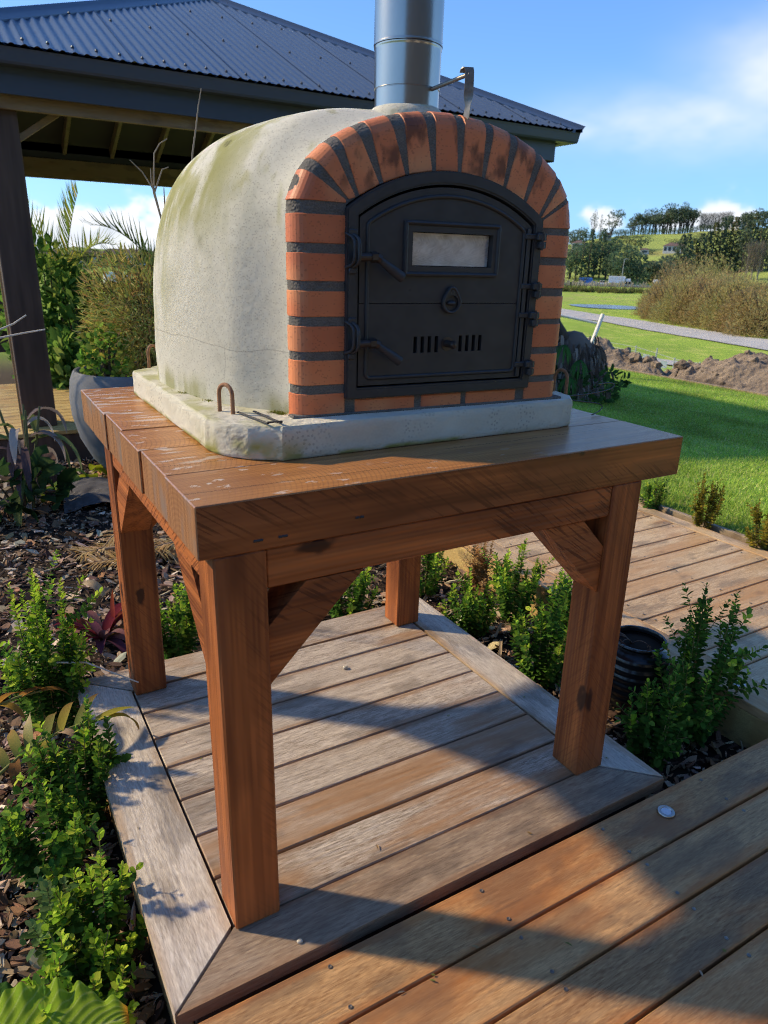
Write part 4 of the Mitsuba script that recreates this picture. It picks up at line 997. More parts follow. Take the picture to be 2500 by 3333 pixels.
def bed_z(p): return -0.168 + 0.05 * (meshkit.fbm(np.c_[p * 3, np.zeros(len(p))], 3, 2) - .5)


rng = np.random.default_rng(21)
near = np.c_[rng.uniform(-1.15, -.14, 13000), rng.uniform(-.75, 1.3, 13000)]
mid = np.c_[rng.uniform(-1.3, 1.79, 13000), rng.uniform(1.16, 3.0, 13000)]; mid2 = np.c_[rng.uniform(-1.3, -.14, 1500), rng.uniform(1.0, 1.3, 1500)]
far = np.c_[rng.uniform(-.8, 1.79, 7000), rng.uniform(3.0, 4.7, 7000)]
chips('bark_mulch', 'coarse dark bark mulch on the garden bed at the left and behind the table', np.vstack([near, mid, mid2, far]), bed_z, 22, .006, .040)
right = np.c_[rng.uniform(1.255, 1.79, 2300), rng.uniform(-.17, 1.3, 2300)]
chips('bark_mulch_001', 'bark mulch in the narrow bed between the platform and the right deck', right, bed_z, 23, .006, .036)

# ------------------------------------------------------------------ small box hedging plants
BOX_OLD = [(0.095, 0.215, 0.038), (0.145, 0.300, 0.050), (0.050, 0.130, 0.026)]
BOX_NEW = [(0.42, 0.62, 0.055), (0.32, 0.53, 0.045), (0.52, 0.66, 0.08)]


def boxwood(label, x, y, z, H, R, seed, stems=14, leaf=.021, young=.32, cols=None, stemcol=(0.20, 0.16, 0.07), group='box hedging plants', name='box_shrub', dens=1.0, side=2, lean=(0, 0)):
    rng = np.random.default_rng(seed); key = nm(name)
    LP, LD, LL, LC, LU = [], [], [], [], []; tubes, tc = [], []
    for k in range(int(stems * 0.85)):
        a = rng.uniform(0, 2 * np.pi); rad = R * math.sqrt(rng.uniform(0.0, 1)); h = H * (rng.uniform(.55, 1.0) if k else 1.0) * (1 - .35 * (rad / R) ** 2)
        tip = np.array([x + rad * math.cos(a) + lean[0], y + rad * math.sin(a) + lean[1], z + h]); b0 = np.array([x + .25 * rad * math.cos(a), y + .25 * rad * math.sin(a), z - .02])
        mid = (b0 + tip) / 2 + np.r_[(tip - b0)[:2] * .18, 0] + rng.normal(0, .006, 3)
        t = np.linspace(0, 1, 9)[:, None]; pts = (1 - t) ** 2 * b0 + 2 * t * (1 - t) * mid + t * t * tip
        br = [(pts, .0026, .0009, .18)]
        for _ in range(side):
            s = rng.uniform(.3, .85); p0 = np.array([np.interp(s, t[:, 0], pts[:, i]) for i in range(3)])
            d = unit(rng, 1)[0] * .7 + np.array([math.cos(a) * .5, math.sin(a) * .5, .9]); d /= np.linalg.norm(d); l = h * rng.uniform(.16, .34)
            br.append((np.array([p0, p0 + d * l * .5, p0 + d * l + np.array([0, 0, l * .15])]), .0016, .0008, .0))
        for q, r0, r1, s0 in br:
            tb = tube(q, np.linspace(r0, r1, len(q)), 5, cap=False); tubes.append(tb); tc.append(np.tile(np.array(stemcol) * rng.uniform(.7, 1.2), (len(tb.vertices), 1)))
            seg = np.linalg.norm(np.diff(q, axis=0), axis=1); ln = seg.sum(); cum = np.r_[0, np.cumsum(seg)] / ln
            n = max(3, int(ln / (leaf * .46) * dens)); ss = np.linspace(s0, 1, n)
            pp = np.stack([np.interp(ss, cum, q[:, i]) for i in range(3)], -1); dd = np.gradient(pp, axis=0); dd /= np.maximum(np.linalg.norm(dd, axis=1, keepdims=True), 1e-9)
            s1 = np.cross(dd, [.3, .2, .93]); s1 /= np.maximum(np.linalg.norm(s1, axis=1, keepdims=True), 1e-9); s2 = np.cross(dd, s1)
            for w in (0, 1):
                ph = np.where(np.arange(n) % 2 == 0, 0, np.pi / 2) + w * np.pi + rng.normal(0, .35, n)
                outv = np.cos(ph)[:, None] * s1 + np.sin(ph)[:, None] * s2
                f = np.clip((ss - .55) / .45, 0, 1)[:, None]
                LP.append(pp); LD.append(outv * (1.0 - .45 * f) + dd * (.22 + .55 * f) + rng.normal(0, .12, (n, 3))); LU.append(dd + .15 * outv)
                size = leaf * (rng.uniform(.75, 1.15, n)) * (1 - .45 * np.clip((ss - .85) / .15, 0, 1)); LL.append(size * np.where(rng.uniform(0, 1, n) < .18, .6, 1.0) * np.where(rng.uniform(0, 1, n) < .10, 1.35, 1.0))
                yv = (ss > .72) & (rng.uniform(0, 1, n) < young * 2.0) if rng.uniform() < .25 + young * 1.8 else np.zeros(n, bool)
                c = np.where(yv[:, None], jit(rng, BOX_NEW, n, .25), jit(rng, BOX_OLD, n, .3)) if cols is None else jit(rng, cols, n, .25)
                LC.append(c)
    P, D, L, C, U = (np.concatenate(v) for v in (LP, LD, LL, LC, LU))
    m, c = leaves(P, D, L * 1.12, L * rng.uniform(.60, .80, len(L)), C, up=U)
    put(key + '__foliage', m, 'leaf_gloss', smooth=True, color=c)
    st = cat_m(tubes); put(key + '__stems', st, 'stem', smooth=True, color=np.concatenate(tc))
    lab(key, label, 'shrub', group)
    return key


ZB = -0.165
boxwood('tall bright green box shrub at the left, beside the rear left table leg', -.215, 1.13, ZB, .64, .135, 101, 30, .021, .42)
boxwood('box shrub at the left under the curled brown fern frond, beside the platform edge', -.195, .62, ZB, .42, .12, 102, 22, .022, .25)
boxwood('low dark box shrub with a spray poking over the platform edge at the left', -.135, .69, ZB, .40, .05, 103, 7, .022, .22)
boxwood('spreading box shrub in the middle of the left row beside the platform', -.285, .50, ZB, .32, .13, 104, 22, .024, .28)
boxwood('box shrub with pale grey-green leaves in the left row', -.305, .235, ZB, .30, .07, 105, 8, .028, .1, cols=[(.13, .22, .085), (.10, .18, .06), (.17, .26, .09)])
boxwood('box shrub with yellow-green tips in the left row, second from the camera', -.225, .20, ZB, .29, .11, 106, 22, .023, .5)
boxwood('box shrub nearest the camera, above the big lime leaf at bottom left', -.300, .045, ZB, .24, .12, 107, 24, .024, .45)
boxwood('box shrub behind the table seen between its left legs', .275, 1.405, ZB, .42, .12, 108, 26, .021, .4)
boxwood('small bright box shrub behind the platform, left of the rear right leg', 1.02, 1.36, ZB, .32, .13, 109, 22, .021, .45)
boxwood('box shrub behind the platform, just right of the rear right leg', 1.475, 1.45, ZB, .36, .12, 110, 22, .021, .4)
boxwood('box shrub in the right bed left of the dried tan plant', 1.42, 1.03, ZB, .30, .13, 111, 24, .021, .38)
boxwood('tall box shrub in the right bed, upper of the two left of the right leg', 1.66, 1.02, ZB, .46, .12, 112, 20, .022, .42)
boxwood('bushy box shrub in the right bed, lower of the two left of the right leg', 1.43, .58, ZB, .42, .125, 113, 26, .022, .4)
boxwood('box shrub half hidden behind the front right table leg', 1.73, .80, ZB, .40, .09, 114, 14, .022, .35)
boxwood('glossy dark box shrub right of the front right leg, in front of the black pot', 1.43, .06, ZB, .40, .095, 115, 16, .022, .16)
boxwood('large glossy dark box shrub in the right bed, rightmost in the row', 1.665, .085, ZB, .60, .145, 116, 24, .023, .18)
GOLD = [(.26, .24, .035), (.32, .27, .04), (.17, .19, .03)]
boxwood('small dark green box plant at the lawn edge, leftmost of three', 3.17, 1.53, -.02, .20, .09, 117, 18, .02, .3, group='young plants along the lawn edge')
boxwood('small yellowish box plant at the lawn edge, middle of three', 3.17, 1.18, -.02, .37, .085, 118, 16, .02, .3, cols=GOLD, group='young plants along the lawn edge')
boxwood('golden box plant at the lawn edge by the right frame edge', 3.17, .83, -.02, .30, .10, 119, 18, .021, .3, cols=GOLD, group='young plants along the lawn edge')
# the dried one
boxwood('dried tan dead box plant in the right bed', 1.665, 1.27, ZB, .38, .07, 120, 16, .019, .0, cols=[(.52, .33, .15), (.42, .25, .11), (.60, .42, .22)], stemcol=(.35, .22, .1), group='dead plants', dens=.8)
del labels['box_shrub_019']['group']

# ------------------------------------------------------------------ strap-leaf and palm makers
def strap(P, w, col0, col1, fold=.25, twist=0.0, seg=None):
    """a strap leaf along the points P with half-width profile w; colours run from col0 at the base to col1 at the tip (leaf tissue browning from the tip)"""
    P = np.array(P, float); n = len(P); t = np.gradient(P, axis=0); t /= np.linalg.norm(t, axis=1, keepdims=True)
    s = np.cross(t, [0, 0, 1.0]); s /= np.maximum(np.linalg.norm(s, axis=1, keepdims=True), 1e-6); u = np.cross(s, t)
    a = np.linspace(0, twist, n)[:, None]; s2 = np.cos(a) * s + np.sin(a) * u; u2 = -np.sin(a) * s + np.cos(a) * u
    w = np.broadcast_to(w, n)[:, None]
    V = np.stack([P - s2 * w + u2 * w * fold, P, P + s2 * w + u2 * w * fold], 1)
    f = np.linspace(0, 1, n)[:, None, None]; C = np.array(col0) * (1 - f) + np.array(col1) * f; C = np.repeat(C, 3, 1)
    return grid(V), C.reshape(-1, 3)


def arc(p, d, L, droop, n=9, curl=0.0):
    p = np.array(p, float); d = np.array(d, float); d /= np.linalg.norm(d); out = [p]; h = L / (n - 1)
    for i in range(n - 1):
        d = d + np.array([0, 0, -droop * h / L * (1 + i * .15)]); d /= np.linalg.norm(d); out.append(out[-1] + d * h)
    return np.array(out)


def prof(n, wmax, base=.35): t = np.linspace(0, 1, n); return wmax * np.clip(np.where(t < .4, base + (1 - base) * np.sin(t / .4 * np.pi / 2), np.cos((t - .4) / .6 * np.pi / 2) ** .8), .02, 1)


def joinc(lst):
    return cat_m([a for a, _ in lst]), np.concatenate([b for _, b in lst])


def palm_frond(rng, p, d, L, droop, leaflet, cols, n=22, vee=.5, tipcol=None):
    sp = arc(p, d, L, droop, 14); t = np.linspace(.16, 1, n); k = np.linspace(0, 1, 14)
    q = np.stack([np.interp(t, k, sp[:, i]) for i in range(3)], -1); dd = np.gradient(q, axis=0); dd /= np.linalg.norm(dd, axis=1, keepdims=True)
    s = np.cross(dd, [0, 0, 1.0]); s /= np.maximum(np.linalg.norm(s, axis=1, keepdims=True), 1e-6); u = np.cross(s, dd)
    P, D, Ln = [], [], []
    for sg in (-1, 1):
        P.append(q); D.append(dd * 1.0 + sg * s * .62 + u * vee + rng.normal(0, .08, q.shape)); Ln.append(leaflet * np.sin(np.pi * np.clip(.12 + .8 * t, 0, 1)) ** .6 * rng.uniform(.85, 1.1, n))
    P, D, Ln = np.concatenate(P), np.concatenate(D), np.concatenate(Ln)
    m, c = leaves(P, D, Ln, .022 + 0 * Ln, jit(rng, cols, len(P), .2), up=unit(rng, len(P)) * .3 + [0, 0, 1], tv=BLADE_V * [1, 1, -1.2], tf=BLADE_F)
    tb = tube(sp, np.linspace(.010, .003, 14), 5, cap=False)
    return m, c, tb


def palm(label, x, y, z, fronds, seed, trunk, cols, group=None, leaflet=.50, name='palm'):
    rng = np.random.default_rng(seed); key = nm(name); ms, ts = [], []
    top = np.array([x, y, z + trunk])
    for az, el, L, droop in fronds:
        a, e = math.radians(az), math.radians(el); d = (math.sin(a) * math.cos(e), math.cos(a) * math.cos(e), math.sin(e))
        m, c, tb = palm_frond(rng, top, d, L, droop, leaflet, cols); k = nm(key + '__frond')
        put(k, m, 'leaf_gloss', color=c); put(k + '__midrib', tb, 'stem', smooth=True, color=np.tile([.14, .17, .05], (len(tb.vertices), 1)))
    tb = tube([(x, y, z - .1), (x + .02, y, z + trunk * .5), top], [.055, .045, .035], 10); put(key + '__trunk', tb, 'stem', smooth=True, color=np.tile([.13, .10, .06], (len(tb.vertices), 1)))
    lab(key, label, 'palm', group)


PG = [(.26, .36, .07), (.18, .28, .06), (.42, .45, .09), (.50, .44, .08)]
p_ = azr(7.0, 11.4, -.3)
palm('feathery palm rising behind the pavilion post, left of the oven', p_[0], p_[1], -.3, [(95, 80, 1.30, .35), (285, 60, 1.35, .6), (75, 46, 1.3, .9), (300, 74, 1.2, .5), (190, 50, 1.1, 1.0), (110, 30, 1.1, 1.4), (250, 30, 1.2, 1.4), (60, 62, 1.2, .8)], 41, 1.15, PG)
p_ = azr(14.2, 10.6, -.3)
palm('palm with a frond arching left beside the oven dome', p_[0], p_[1], -.3, [(280, 46, 1.85, .95), (262, 30, 1.6, 1.4), (200, 45, 1.3, 1.2), (300, 66, 1.4, .8), (90, 55, 1.4, .9), (330, 35, 1.2, 1.3), (250, 12, 1.3, 1.2)], 42, 1.15, [(.20, .29, .06), (.14, .21, .05), (.34, .38, .08)])
p_ = azr(10.2, 9.6, -.3)
palm('low yellowing palm between the two tall palms', p_[0], p_[1], -.3, [(270, 35, 1.2, 1.2), (95, 40, 1.2, 1.5), (120, 20, 1.2, 1.5), (60, 55, 1.1, 1.1), (220, 25, 1.0, 1.4), (300, 60, 1.0, .9)], 43, .72, [(.26, .29, .045), (.42, .37, .06), (.15, .20, .04)])


def bush(label, cx, cy, z0, rx, ry, h, n, lw, cols, seed, name='shrub', mat='leaf_gloss', leaf=(.05, .10), aspect=.45, cat='shrub', group=None, hollow=.35, up=.35, stems=7, tv=LEAF_V, tf=LEAF_F, stemcol=(.10, .075, .045), dirv=None):
    rng = np.random.default_rng(seed); key = nm(name)
    v = unit(rng, n); r = rng.uniform(hollow, 1, n) ** .5
    lump = .72 + .55 * meshkit.fbm(v * 2.6 + seed, 3, seed % 13)
    P = np.stack([cx + v[:, 0] * rx * r * lump, cy + v[:, 1] * ry * r * lump, z0 + h * (.5 + .5 * v[:, 2] * r * lump)], -1)
    D = v * [1, 1, .6] + rng.normal(0, .5, (n, 3)) + [0, 0, up]
    if dirv is not None: D = rng.normal(0, .25, (n, 3)) + np.array(dirv) + v * .4
    L = rng.uniform(*leaf, n)
    m, c = leaves(P, D, L, L * aspect, jit(rng, cols, n, .28), up=v + [0, 0, .6] + rng.normal(0, .3, (n, 3)), tv=tv, tf=tf)
    put(key + '__foliage', m, mat, smooth=tv is LEAF_V, color=c)
    ts = []
    for k in range(stems):
        a = rng.uniform(0, 6.28); q = rng.uniform(.2, .8)
        ts.append(tube([(cx + .1 * rx * math.cos(a), cy + .1 * ry * math.sin(a), z0 - .1), (cx + .4 * q * rx * math.cos(a), cy + .4 * q * ry * math.sin(a), z0 + h * .4), (cx + q * rx * math.cos(a), cy + q * ry * math.sin(a), z0 + h * .8)], np.array([.012, .009, .004]) * max(1, h / 1.2), 5, cap=False))
    tb = cat_m(ts); put(key + '__stems', tb, 'stem', smooth=True, color=np.tile(stemcol, (len(tb.vertices), 1)))
    lab(key, label, cat, group); return key


BROAD = [(.11, .22, .045), (.16, .29, .055), (.07, .15, .035), (.28, .40, .085)]
for i, (az, r, rx, h, lb) in enumerate([(5.9, 9.2, .50, 1.72, 'leafy broadleaf shrub right behind the pavilion post'), (7.7, 9.0, .50, 1.40, 'leafy broadleaf shrub below the first palm'), (6.6, 8.3, .35, .75, 'low glossy shrub at the back edge of the pavilion floor'), (9.0, 8.2, .5, .60, 'dark glossy shrub left of the big grey pot'), (13.3, 9.4, .55, 1.55, 'dark leafy shrub against the oven dome')]):
    p_ = azr(az, r); bush(lb, p_[0], p_[1], -.25, rx, rx, h, 900, .1, BROAD if i < 4 else [(.04, .08, .02), (.08, .12, .03)], 300 + i, name='broadleaf_shrub', leaf=(.08, .19), aspect=.42)

# big grey planter with a fine bamboo-like shrub and a green trailing plant
k = nm('planter_pot'); px, py = .74, 4.15
put(k + '__bowl', moved(lathe([(.0, -.165), (.20, -.165), (.235, -.15), (.33, -.03), (.40, .12), (.435, .28), (.440, .40), (.425, .52), (.400, .580), (.392, .590), (.375, .588), (.36, .575), (.365, .50), (.0, .50)], 72), px, py, 0), 'pot_cement', smooth=50)
put(k + '__potting_soil', moved(lathe([(.37, .515), (.2, .53), (0, .535)], 30), px, py, 0), 'soil', smooth=True)
lab(k, 'large rounded grey cement planter pot behind the table at the left', 'plant pot')
bush('fine brownish bamboo-like shrub growing in the grey planter', px + .14, py + .05, .50, .46, .40, .92, 8500, .02, [(.50, .49, .14), (.38, .42, .11), (.60, .50, .18), (.48, .30, .12), (.32, .38, .09)], 320, name='bamboo_shrub', leaf=(.03, .075), aspect=.14, mat='leaf_matt', tv=BLADE_V, tf=BLADE_F, stems=26, stemcol=(.2, .16, .06), up=.2, hollow=.1)
bush('bright green small-leaved trailing plant on the left rim of the grey planter', px - .20, py - .14, .47, .17, .15, .42, 520, .02, [(.18, .34, .05), (.26, .42, .07), (.11, .22, .04), (.42, .42, .08)], 321, name='trailing_plant', leaf=(.025, .055), aspect=.7)

# dead stalks growing behind the oven
for i, (lb, sets) in enumerate([('single tall dry stalk rising behind the dome shoulder', [[(.425, 1.36, -.16), (.415, 1.36, .9), (.428, 1.35, 1.66), (.445, 1.35, 1.74), (.456, 1.35, 1.80), (.469, 1.35, 1.853)]]),
                                ('branched dry twigs behind the left side of the dome', [[(.36, 1.38, -.16), (.34, 1.37, .9), (.318, 1.36, 1.47), (.300, 1.35, 1.55), (.268, 1.35, 1.60), (.233, 1.35, 1.631)], [(.318, 1.36, 1.47), (.300, 1.355, 1.54), (.293, 1.35, 1.585), (.294, 1.35, 1.612)], [(.300, 1.355, 1.54), (.303, 1.35, 1.60), (.308, 1.35, 1.655), (.328, 1.35, 1.685), (.352, 1.35, 1.700)], [(.300, 1.355, 1.54), (.318, 1.35, 1.585), (.330, 1.35, 1.612), (.350, 1.35, 1.620)], [(.318, 1.36, 1.47), (.330, 1.35, 1.50), (.331, 1.35, 1.56)]])]):
    k = nm('dry_stalk')
    for j, pts in enumerate(sets):
        n = len(pts); tb = tube(pts, np.linspace(.0042 if j == 0 else .003, .0016, n), 7); put(nm(k + '__twig'), tb, 'stem', smooth=True, color=np.tile([.30, .25, .19], (len(tb.vertices), 1)))
    lab(k, lb, 'dry stalk')

# ------------------------------------------------------------------ garden oddments, left side
TAN0, TAN1 = (.42, .30, .15), (.50, .36, .20)
# lime-green big leaf close to the camera
def big_leaf(name, label, base, d, L, W, cols, seed, ruffle=.010, lift=.25, cup=.18):
    rng = np.random.default_rng(seed); key = nm(name)
    u = np.linspace(0, 1, 220); v = np.linspace(-1, 1, 61); U, V = np.meshgrid(u, v, indexing='ij')
    d = np.array(d, float); d /= np.linalg.norm(d); s = np.cross([0, 0, 1.0], d); s /= np.linalg.norm(s); n = np.cross(d, s)
    w = W * np.sin(np.pi * np.clip(U * .96 + .03, 0, 1)) ** .62 * (1 - .22 * U)
    ved = np.sin(U * 92 - np.abs(V) * 26) * .0009 * (1 - np.abs(V) ** 3)
    ed = np.abs(V) ** 3 * ruffle * (np.sin(U * 31 + np.sign(V) * 1.3 + 2 * np.sin(U * 9)) + .5 * np.sin(U * 67 + 2 * np.sign(V)))
    wig = 1 + .05 * np.abs(V) ** 2 * np.sin(U * 33 + np.sign(V))
    P = np.array(base) + d * (U * L)[..., None] + s * (w * V * wig)[..., None] + n * (ved + ed + cup * w * np.abs(V) - lift * L * U ** 2 * .9)[..., None]
    m = grid(P); mid = np.exp(-(np.abs(V) / .045) ** 2); vein = np.clip((np.sin(U * 92 - np.abs(V) * 26) - .80) / .2, 0, 1) * .9
    C = np.array(cols[0])[None, None] * (1 + .12 * (meshkit.fbm(P * 30, 3, seed) - .5))[..., None]; C = C * (1 - mid[..., None] * .8) + np.array(cols[1]) * mid[..., None] * .8; C = C * (1 - vein[..., None] * .5) + np.array(cols[1]) * vein[..., None] * .5
    tipm = np.clip((U - .955) / .04, 0, 1)[..., None]; C = C * (1 - tipm) + np.array([.55, .26, .03]) * tipm
    put(key + '__blade', m, 'leaf_gloss', smooth=True, color=C.reshape(-1, 3))
    st = tube([np.array(base) - d * .22 - [0, 0, .12], np.array(base) - d * .08 - [0, 0, .03], base], [.008, .007, .005], 8); put(key + '__stalk', st, 'stem', smooth=True, color=np.tile([.22, .30, .06], (len(st.vertices), 1)))
    lab(key, label, 'leaf'); return key


big_leaf('broad_leaf', 'large lime-green ruffled leaf filling the bottom left corner', (-.535, -.060, .025), (1, -.05, -.03), .325, .125, [(.30, .47, .045), (.62, .72, .26)], 5, ruffle=.012, lift=.10)
big_leaf('broad_leaf', 'darker green broad leaf half behind the lime-green leaf at the left edge', (-.56, .09, -.03), (1, -.12, -.05), .225, .075, [(.05, .13, .03), (.12, .20, .05)], 6, ruffle=.004, lift=.15)

# browning fern frond over the box row
def fern(label, rachis, leaflets, seed, w=.0145):
    key = nm('fern_frond'); tb = tube(rachis, np.linspace(.0065, .003, len(rachis)), 7); put(key + '__rachis', tb, 'stem', smooth=True, color=np.tile([.20, .21, .06], (len(tb.vertices), 1)))
    r = np.array(rachis); cum = np.r_[0, np.cumsum(np.linalg.norm(np.diff(r, axis=0), axis=1))]; cum /= cum[-1]
    for s, d, L, dr_, c0, c1, tw in leaflets:
        p = np.array([np.interp(s, cum, r[:, i]) for i in range(3)])
        P = arc(p, d, L, dr_, 12); m, c = strap(P, prof(12, w, .7), c0, c1, fold=.30, twist=tw); put(nm(key + '__leaflet'), m, 'leaf_matt', smooth=True, color=c)
    lab(key, label, 'fern frond')


GR, YG, BR, DK, PL = (.20, .26, .07), (.36, .33, .06), (.30, .16, .06), (.15, .07, .04), (.52, .38, .24)
rach = [(-.62, .44, -.02), (-.50, .56, .035), (-.39, .665, .065), (-.30, .735, .080), (-.215, .765, .085), (-.14, .775, .085), (-.085, .775, .080)]
fern('curled fern frond, green-ribbed with brown tips, over the left box row', rach, [
    (.56, (-.25, .75, .55), .10, .6, GR, BR, .6), (.62, (-.1, .85, .6), .135, .8, GR, BR, .9), (.67, (.12, .9, .5), .155, .5, GR, PL, 1.4), (.74, (.28, .9, .45), .150, .7, GR, DK, .5), (.80, (.35, .85, .45), .155, .6, YG, DK, .4), (.87, (.55, .8, .5), .150, .5, GR, DK, .3), (.95, (1, .25, .15), .12, .3, YG, YG, .2), (1.0, (1, -.02, .2), .12, 1.5, YG, BR, .6),
    (.66, (.1, -.7, .1), .11, 1.5, GR, BR, .6), (.72, (.4, -.8, .15), .12, 1.5, YG, BR, -.5), (.80, (.55, -.45, .3), .15, 2.4, PL, (.34, .18, .09), .3), (.60, (-.1, -.8, .1), .09, 1.6, BR, DK, .3)], 7)
rach = [(-.62, .92, .02), (-.50, .955, .055), (-.40, .985, .075), (-.31, 1.01, .080), (-.24, 1.03, .07)]
fern('orange-brown fern frond tip at the left edge beside the tall box shrub', rach, [(.35, (.5, .7, .3), .13, .7, YG, DK, .5), (.5, (.6, .7, .3), .14, .7, (.50, .30, .04), DK, .6), (.65, (.7, .6, .3), .13, .7, (.50, .26, .04), DK, .5), (.85, (.85, .4, .2), .12, .8, (.42, .20, .05), DK, .3), (.45, (.6, -.6, .1), .10, 1.2, YG, BR, .3), (.7, (.75, -.5, .1), .10, 1.2, (.45, .30, .05), BR, .3), (1.0, (1, .1, 0), .10, .8, (.4, .22, .05), DK, .2)], 8)

# red-purple bromeliad
rng = np.random.default_rng(9); k = nm('bromeliad'); bx_, by_ = .03, 1.70
for i in range(26):
    a = i * 2.4 + rng.normal(0, .2); e = rng.uniform(.5, 1.25); L = rng.uniform(.13, .22)
    P = arc((bx_ + .02 * math.cos(a), by_ + .02 * math.sin(a), -.16), (math.cos(a) * math.cos(e), math.sin(a) * math.cos(e), math.sin(e)), L, .9, 10)
    c0, c1 = [((.16, .035, .05), (.24, .04, .06)), ((.20, .19, .05), (.34, .05, .05)), ((.22, .17, .16), (.30, .12, .12)), ((.10, .06, .07), (.16, .05, .10))][i % 4]
    m, c = strap(P, prof(10, .021, .8), c0, c1, fold=.45); put(nm(k + '__leaf'), m, 'leaf_gloss', smooth=True, color=c)
P = arc((bx_ + .06, by_ + .02, -.12), (.05, .02, 1), .17, .1, 12); m, c = strap(P, prof(12, .017, .9), (.34, .05, .06), (.42, .10, .03), fold=.4); put(nm(k + '__leaf'), m, 'leaf_gloss', smooth=True, color=c)
lab(k, 'red and purple bromeliad rosette behind the rear left table leg', 'bromeliad')
# dry straw palm fronds lying behind the table
def dead_frond(label, p, d, L, seed, n=70, leaflet=.14, col=[(.50, .36, .17), (.40, .27, .12), (.58, .45, .25)], z_curl=-1.0):
    rng = np.random.default_rng(seed); k = nm('dead_frond'); sp = arc(p, d, L, z_curl, 12); sp[:, 2] = np.maximum(sp[:, 2], -.15)
    t = np.linspace(.12, 1, n); kk = np.linspace(0, 1, 12); q = np.stack([np.interp(t, kk, sp[:, i]) for i in range(3)], -1); dd = np.gradient(q, axis=0); dd /= np.linalg.norm(dd, axis=1, keepdims=True)
    s = np.cross(dd, [0, 0, 1.0]); s /= np.linalg.norm(s, axis=1, keepdims=True)
    P = np.concatenate([q, q]); D = np.concatenate([dd * .6 + s * .9, dd * .6 - s * .9]) + rng.normal(0, .16, (2 * n, 3)) + [0, 0, -.1]
    m, c = leaves(P, D, leaflet * rng.uniform(.6, 1.1, 2 * n), .010, jit(rng, col, 2 * n), tv=BLADE_V, tf=BLADE_F); put(k + '__leaflets', m, 'leaf_matt', color=c)
    tb = tube(sp, np.linspace(.010, .003, 12), 6); put(k + '__midrib', tb, 'stem', smooth=True, color=np.tile([.26, .17, .10], (len(tb.vertices), 1))); lab(k, label, 'dead frond')


dead_frond('straw-coloured dead palm frond curving over the mulch left of the rear left leg', (.62, 2.75, -.10), (-1, -.15, .75), .72, 31, z_curl=1.7)
dead_frond('second straw-coloured dead frond lying flat on the mulch behind the rear left leg', (.72, 2.45, -.12), (-1, .12, .30), .66, 32, z_curl=.8)
dead_frond('tan dead frond seen between the left table legs', (.20, 2.55, -.10), (1, -.35, .15), .55, 33, z_curl=.5)
k = nm('dry_leaf'); m, c = strap(arc((.10, 2.05, -.13), (-.3, .3, .9), .14, 1.4, 10), prof(10, .02, .6), (.45, .34, .2), (.55, .42, .26), fold=.5, twist=.8); put(k, m, 'leaf_matt', smooth=True, color=c); lab(k, 'pale dry leaf curling up behind the bromeliad', 'leaf')
# grey weed mat
X, Y = np.meshgrid(np.linspace(0, 1, 50), np.linspace(0, 1, 36), indexing='ij'); Pq = np.stack([.10 + .72 * X + .06 * Y, 3.35 + .55 * Y + .08 * np.sin(X * 7), -.135 + 0 * X], -1); Pq[..., 2] += .09 * (meshkit.fbm(np.stack([X * 4.5, Y * 4.5, X * 0], -1), 4, 3) - .38)
put('weed_mat_sheet', grid(Pq), 'weed_mat', smooth=True); lab('weed_mat_sheet', 'crumpled grey weed mat lying on the mulch below the planter', 'weed mat')
# seedlings
for i, (x, y, lb, col) in enumerate([(.10, 3.75, 'yellow-green seedling on the mulch, nearest the left frame edge', (.26, .36, .05)), (.22, 4.0, 'pale green leafy seedling in front of the pavilion step', (.17, .28, .07)), (.37, 4.05, 'bright yellow-green seedling beside the grey planter', (.36, .42, .03))]):
    k = nm('seedling'); rng = np.random.default_rng(60 + i)
    for j in range(5):
        a = j * 1.3 + i; P = arc((x, y, -.17 + .02 * j), (math.cos(a), math.sin(a), 1.1), .17, 2.1, 9); m, c = strap(P, prof(9, .042, .2), col, np.array(col) * .8, fold=.25); put(nm(k + '__leaf'), m, 'leaf_gloss', smooth=True, color=c)
    lab(k, lb, 'seedling')
# withered dark plant, stake and pale sticks at the left edge
rng = np.random.default_rng(71); k = nm('withered_plant'); wx, wy = -.06, 3.55
for i in range(30):
    a = rng.uniform(0, 6.28); e = rng.uniform(.1, 1.2); L = rng.uniform(.22, .46); z = rng.uniform(-.1, .42)
    P = arc((wx + .05 * math.cos(a), wy + .05 * math.sin(a), z), (math.cos(a) * math.cos(e), math.sin(a) * math.cos(e), math.sin(e)), L, 2.6, 10)
    c0, c1 = [((.20, .16, .15), (.36, .31, .28)), ((.10, .075, .085), (.15, .11, .12)), ((.46, .40, .34), (.56, .50, .44)), ((.12, .18, .06), (.20, .24, .10))][i % 4]
    m, c = strap(P, prof(10, rng.uniform(.016, .036), .4), c0, c1, fold=.55, twist=rng.uniform(-1.2, 1.2)); put(nm(k + '__leaf'), m, 'leaf_matt', smooth=True, color=c)
for i in range(5):
    a = i * 1.25; tb = tube([(wx, wy, -.18), (wx + .05 * math.cos(a), wy + .05 * math.sin(a), .15), (wx + .12 * math.cos(a), wy + .1 * math.sin(a), .48)], [.012, .010, .006], 6); put(nm(k + '__stem'), tb, 'stem', smooth=True, color=np.tile([.13, .14, .06], (len(tb.vertices), 1)))
lab(k, 'withered dark-leaved plant in front of the pavilion post', 'withered plant')
for i, (az, r, z0, h, lb) in enumerate([(2.0, 4.6, -.17, .30, 'dark green broad-leaved plant low at the left frame edge')]):
    q = azr(az, r); bush(lb, q[0], q[1], z0, .26, .20, h, 90, .1, [(.04, .085, .03), (.07, .12, .045), (.03, .06, .02), (.14, .11, .09)], 330 + i, name='broadleaf_shrub', leaf=(.10, .20), aspect=.5)
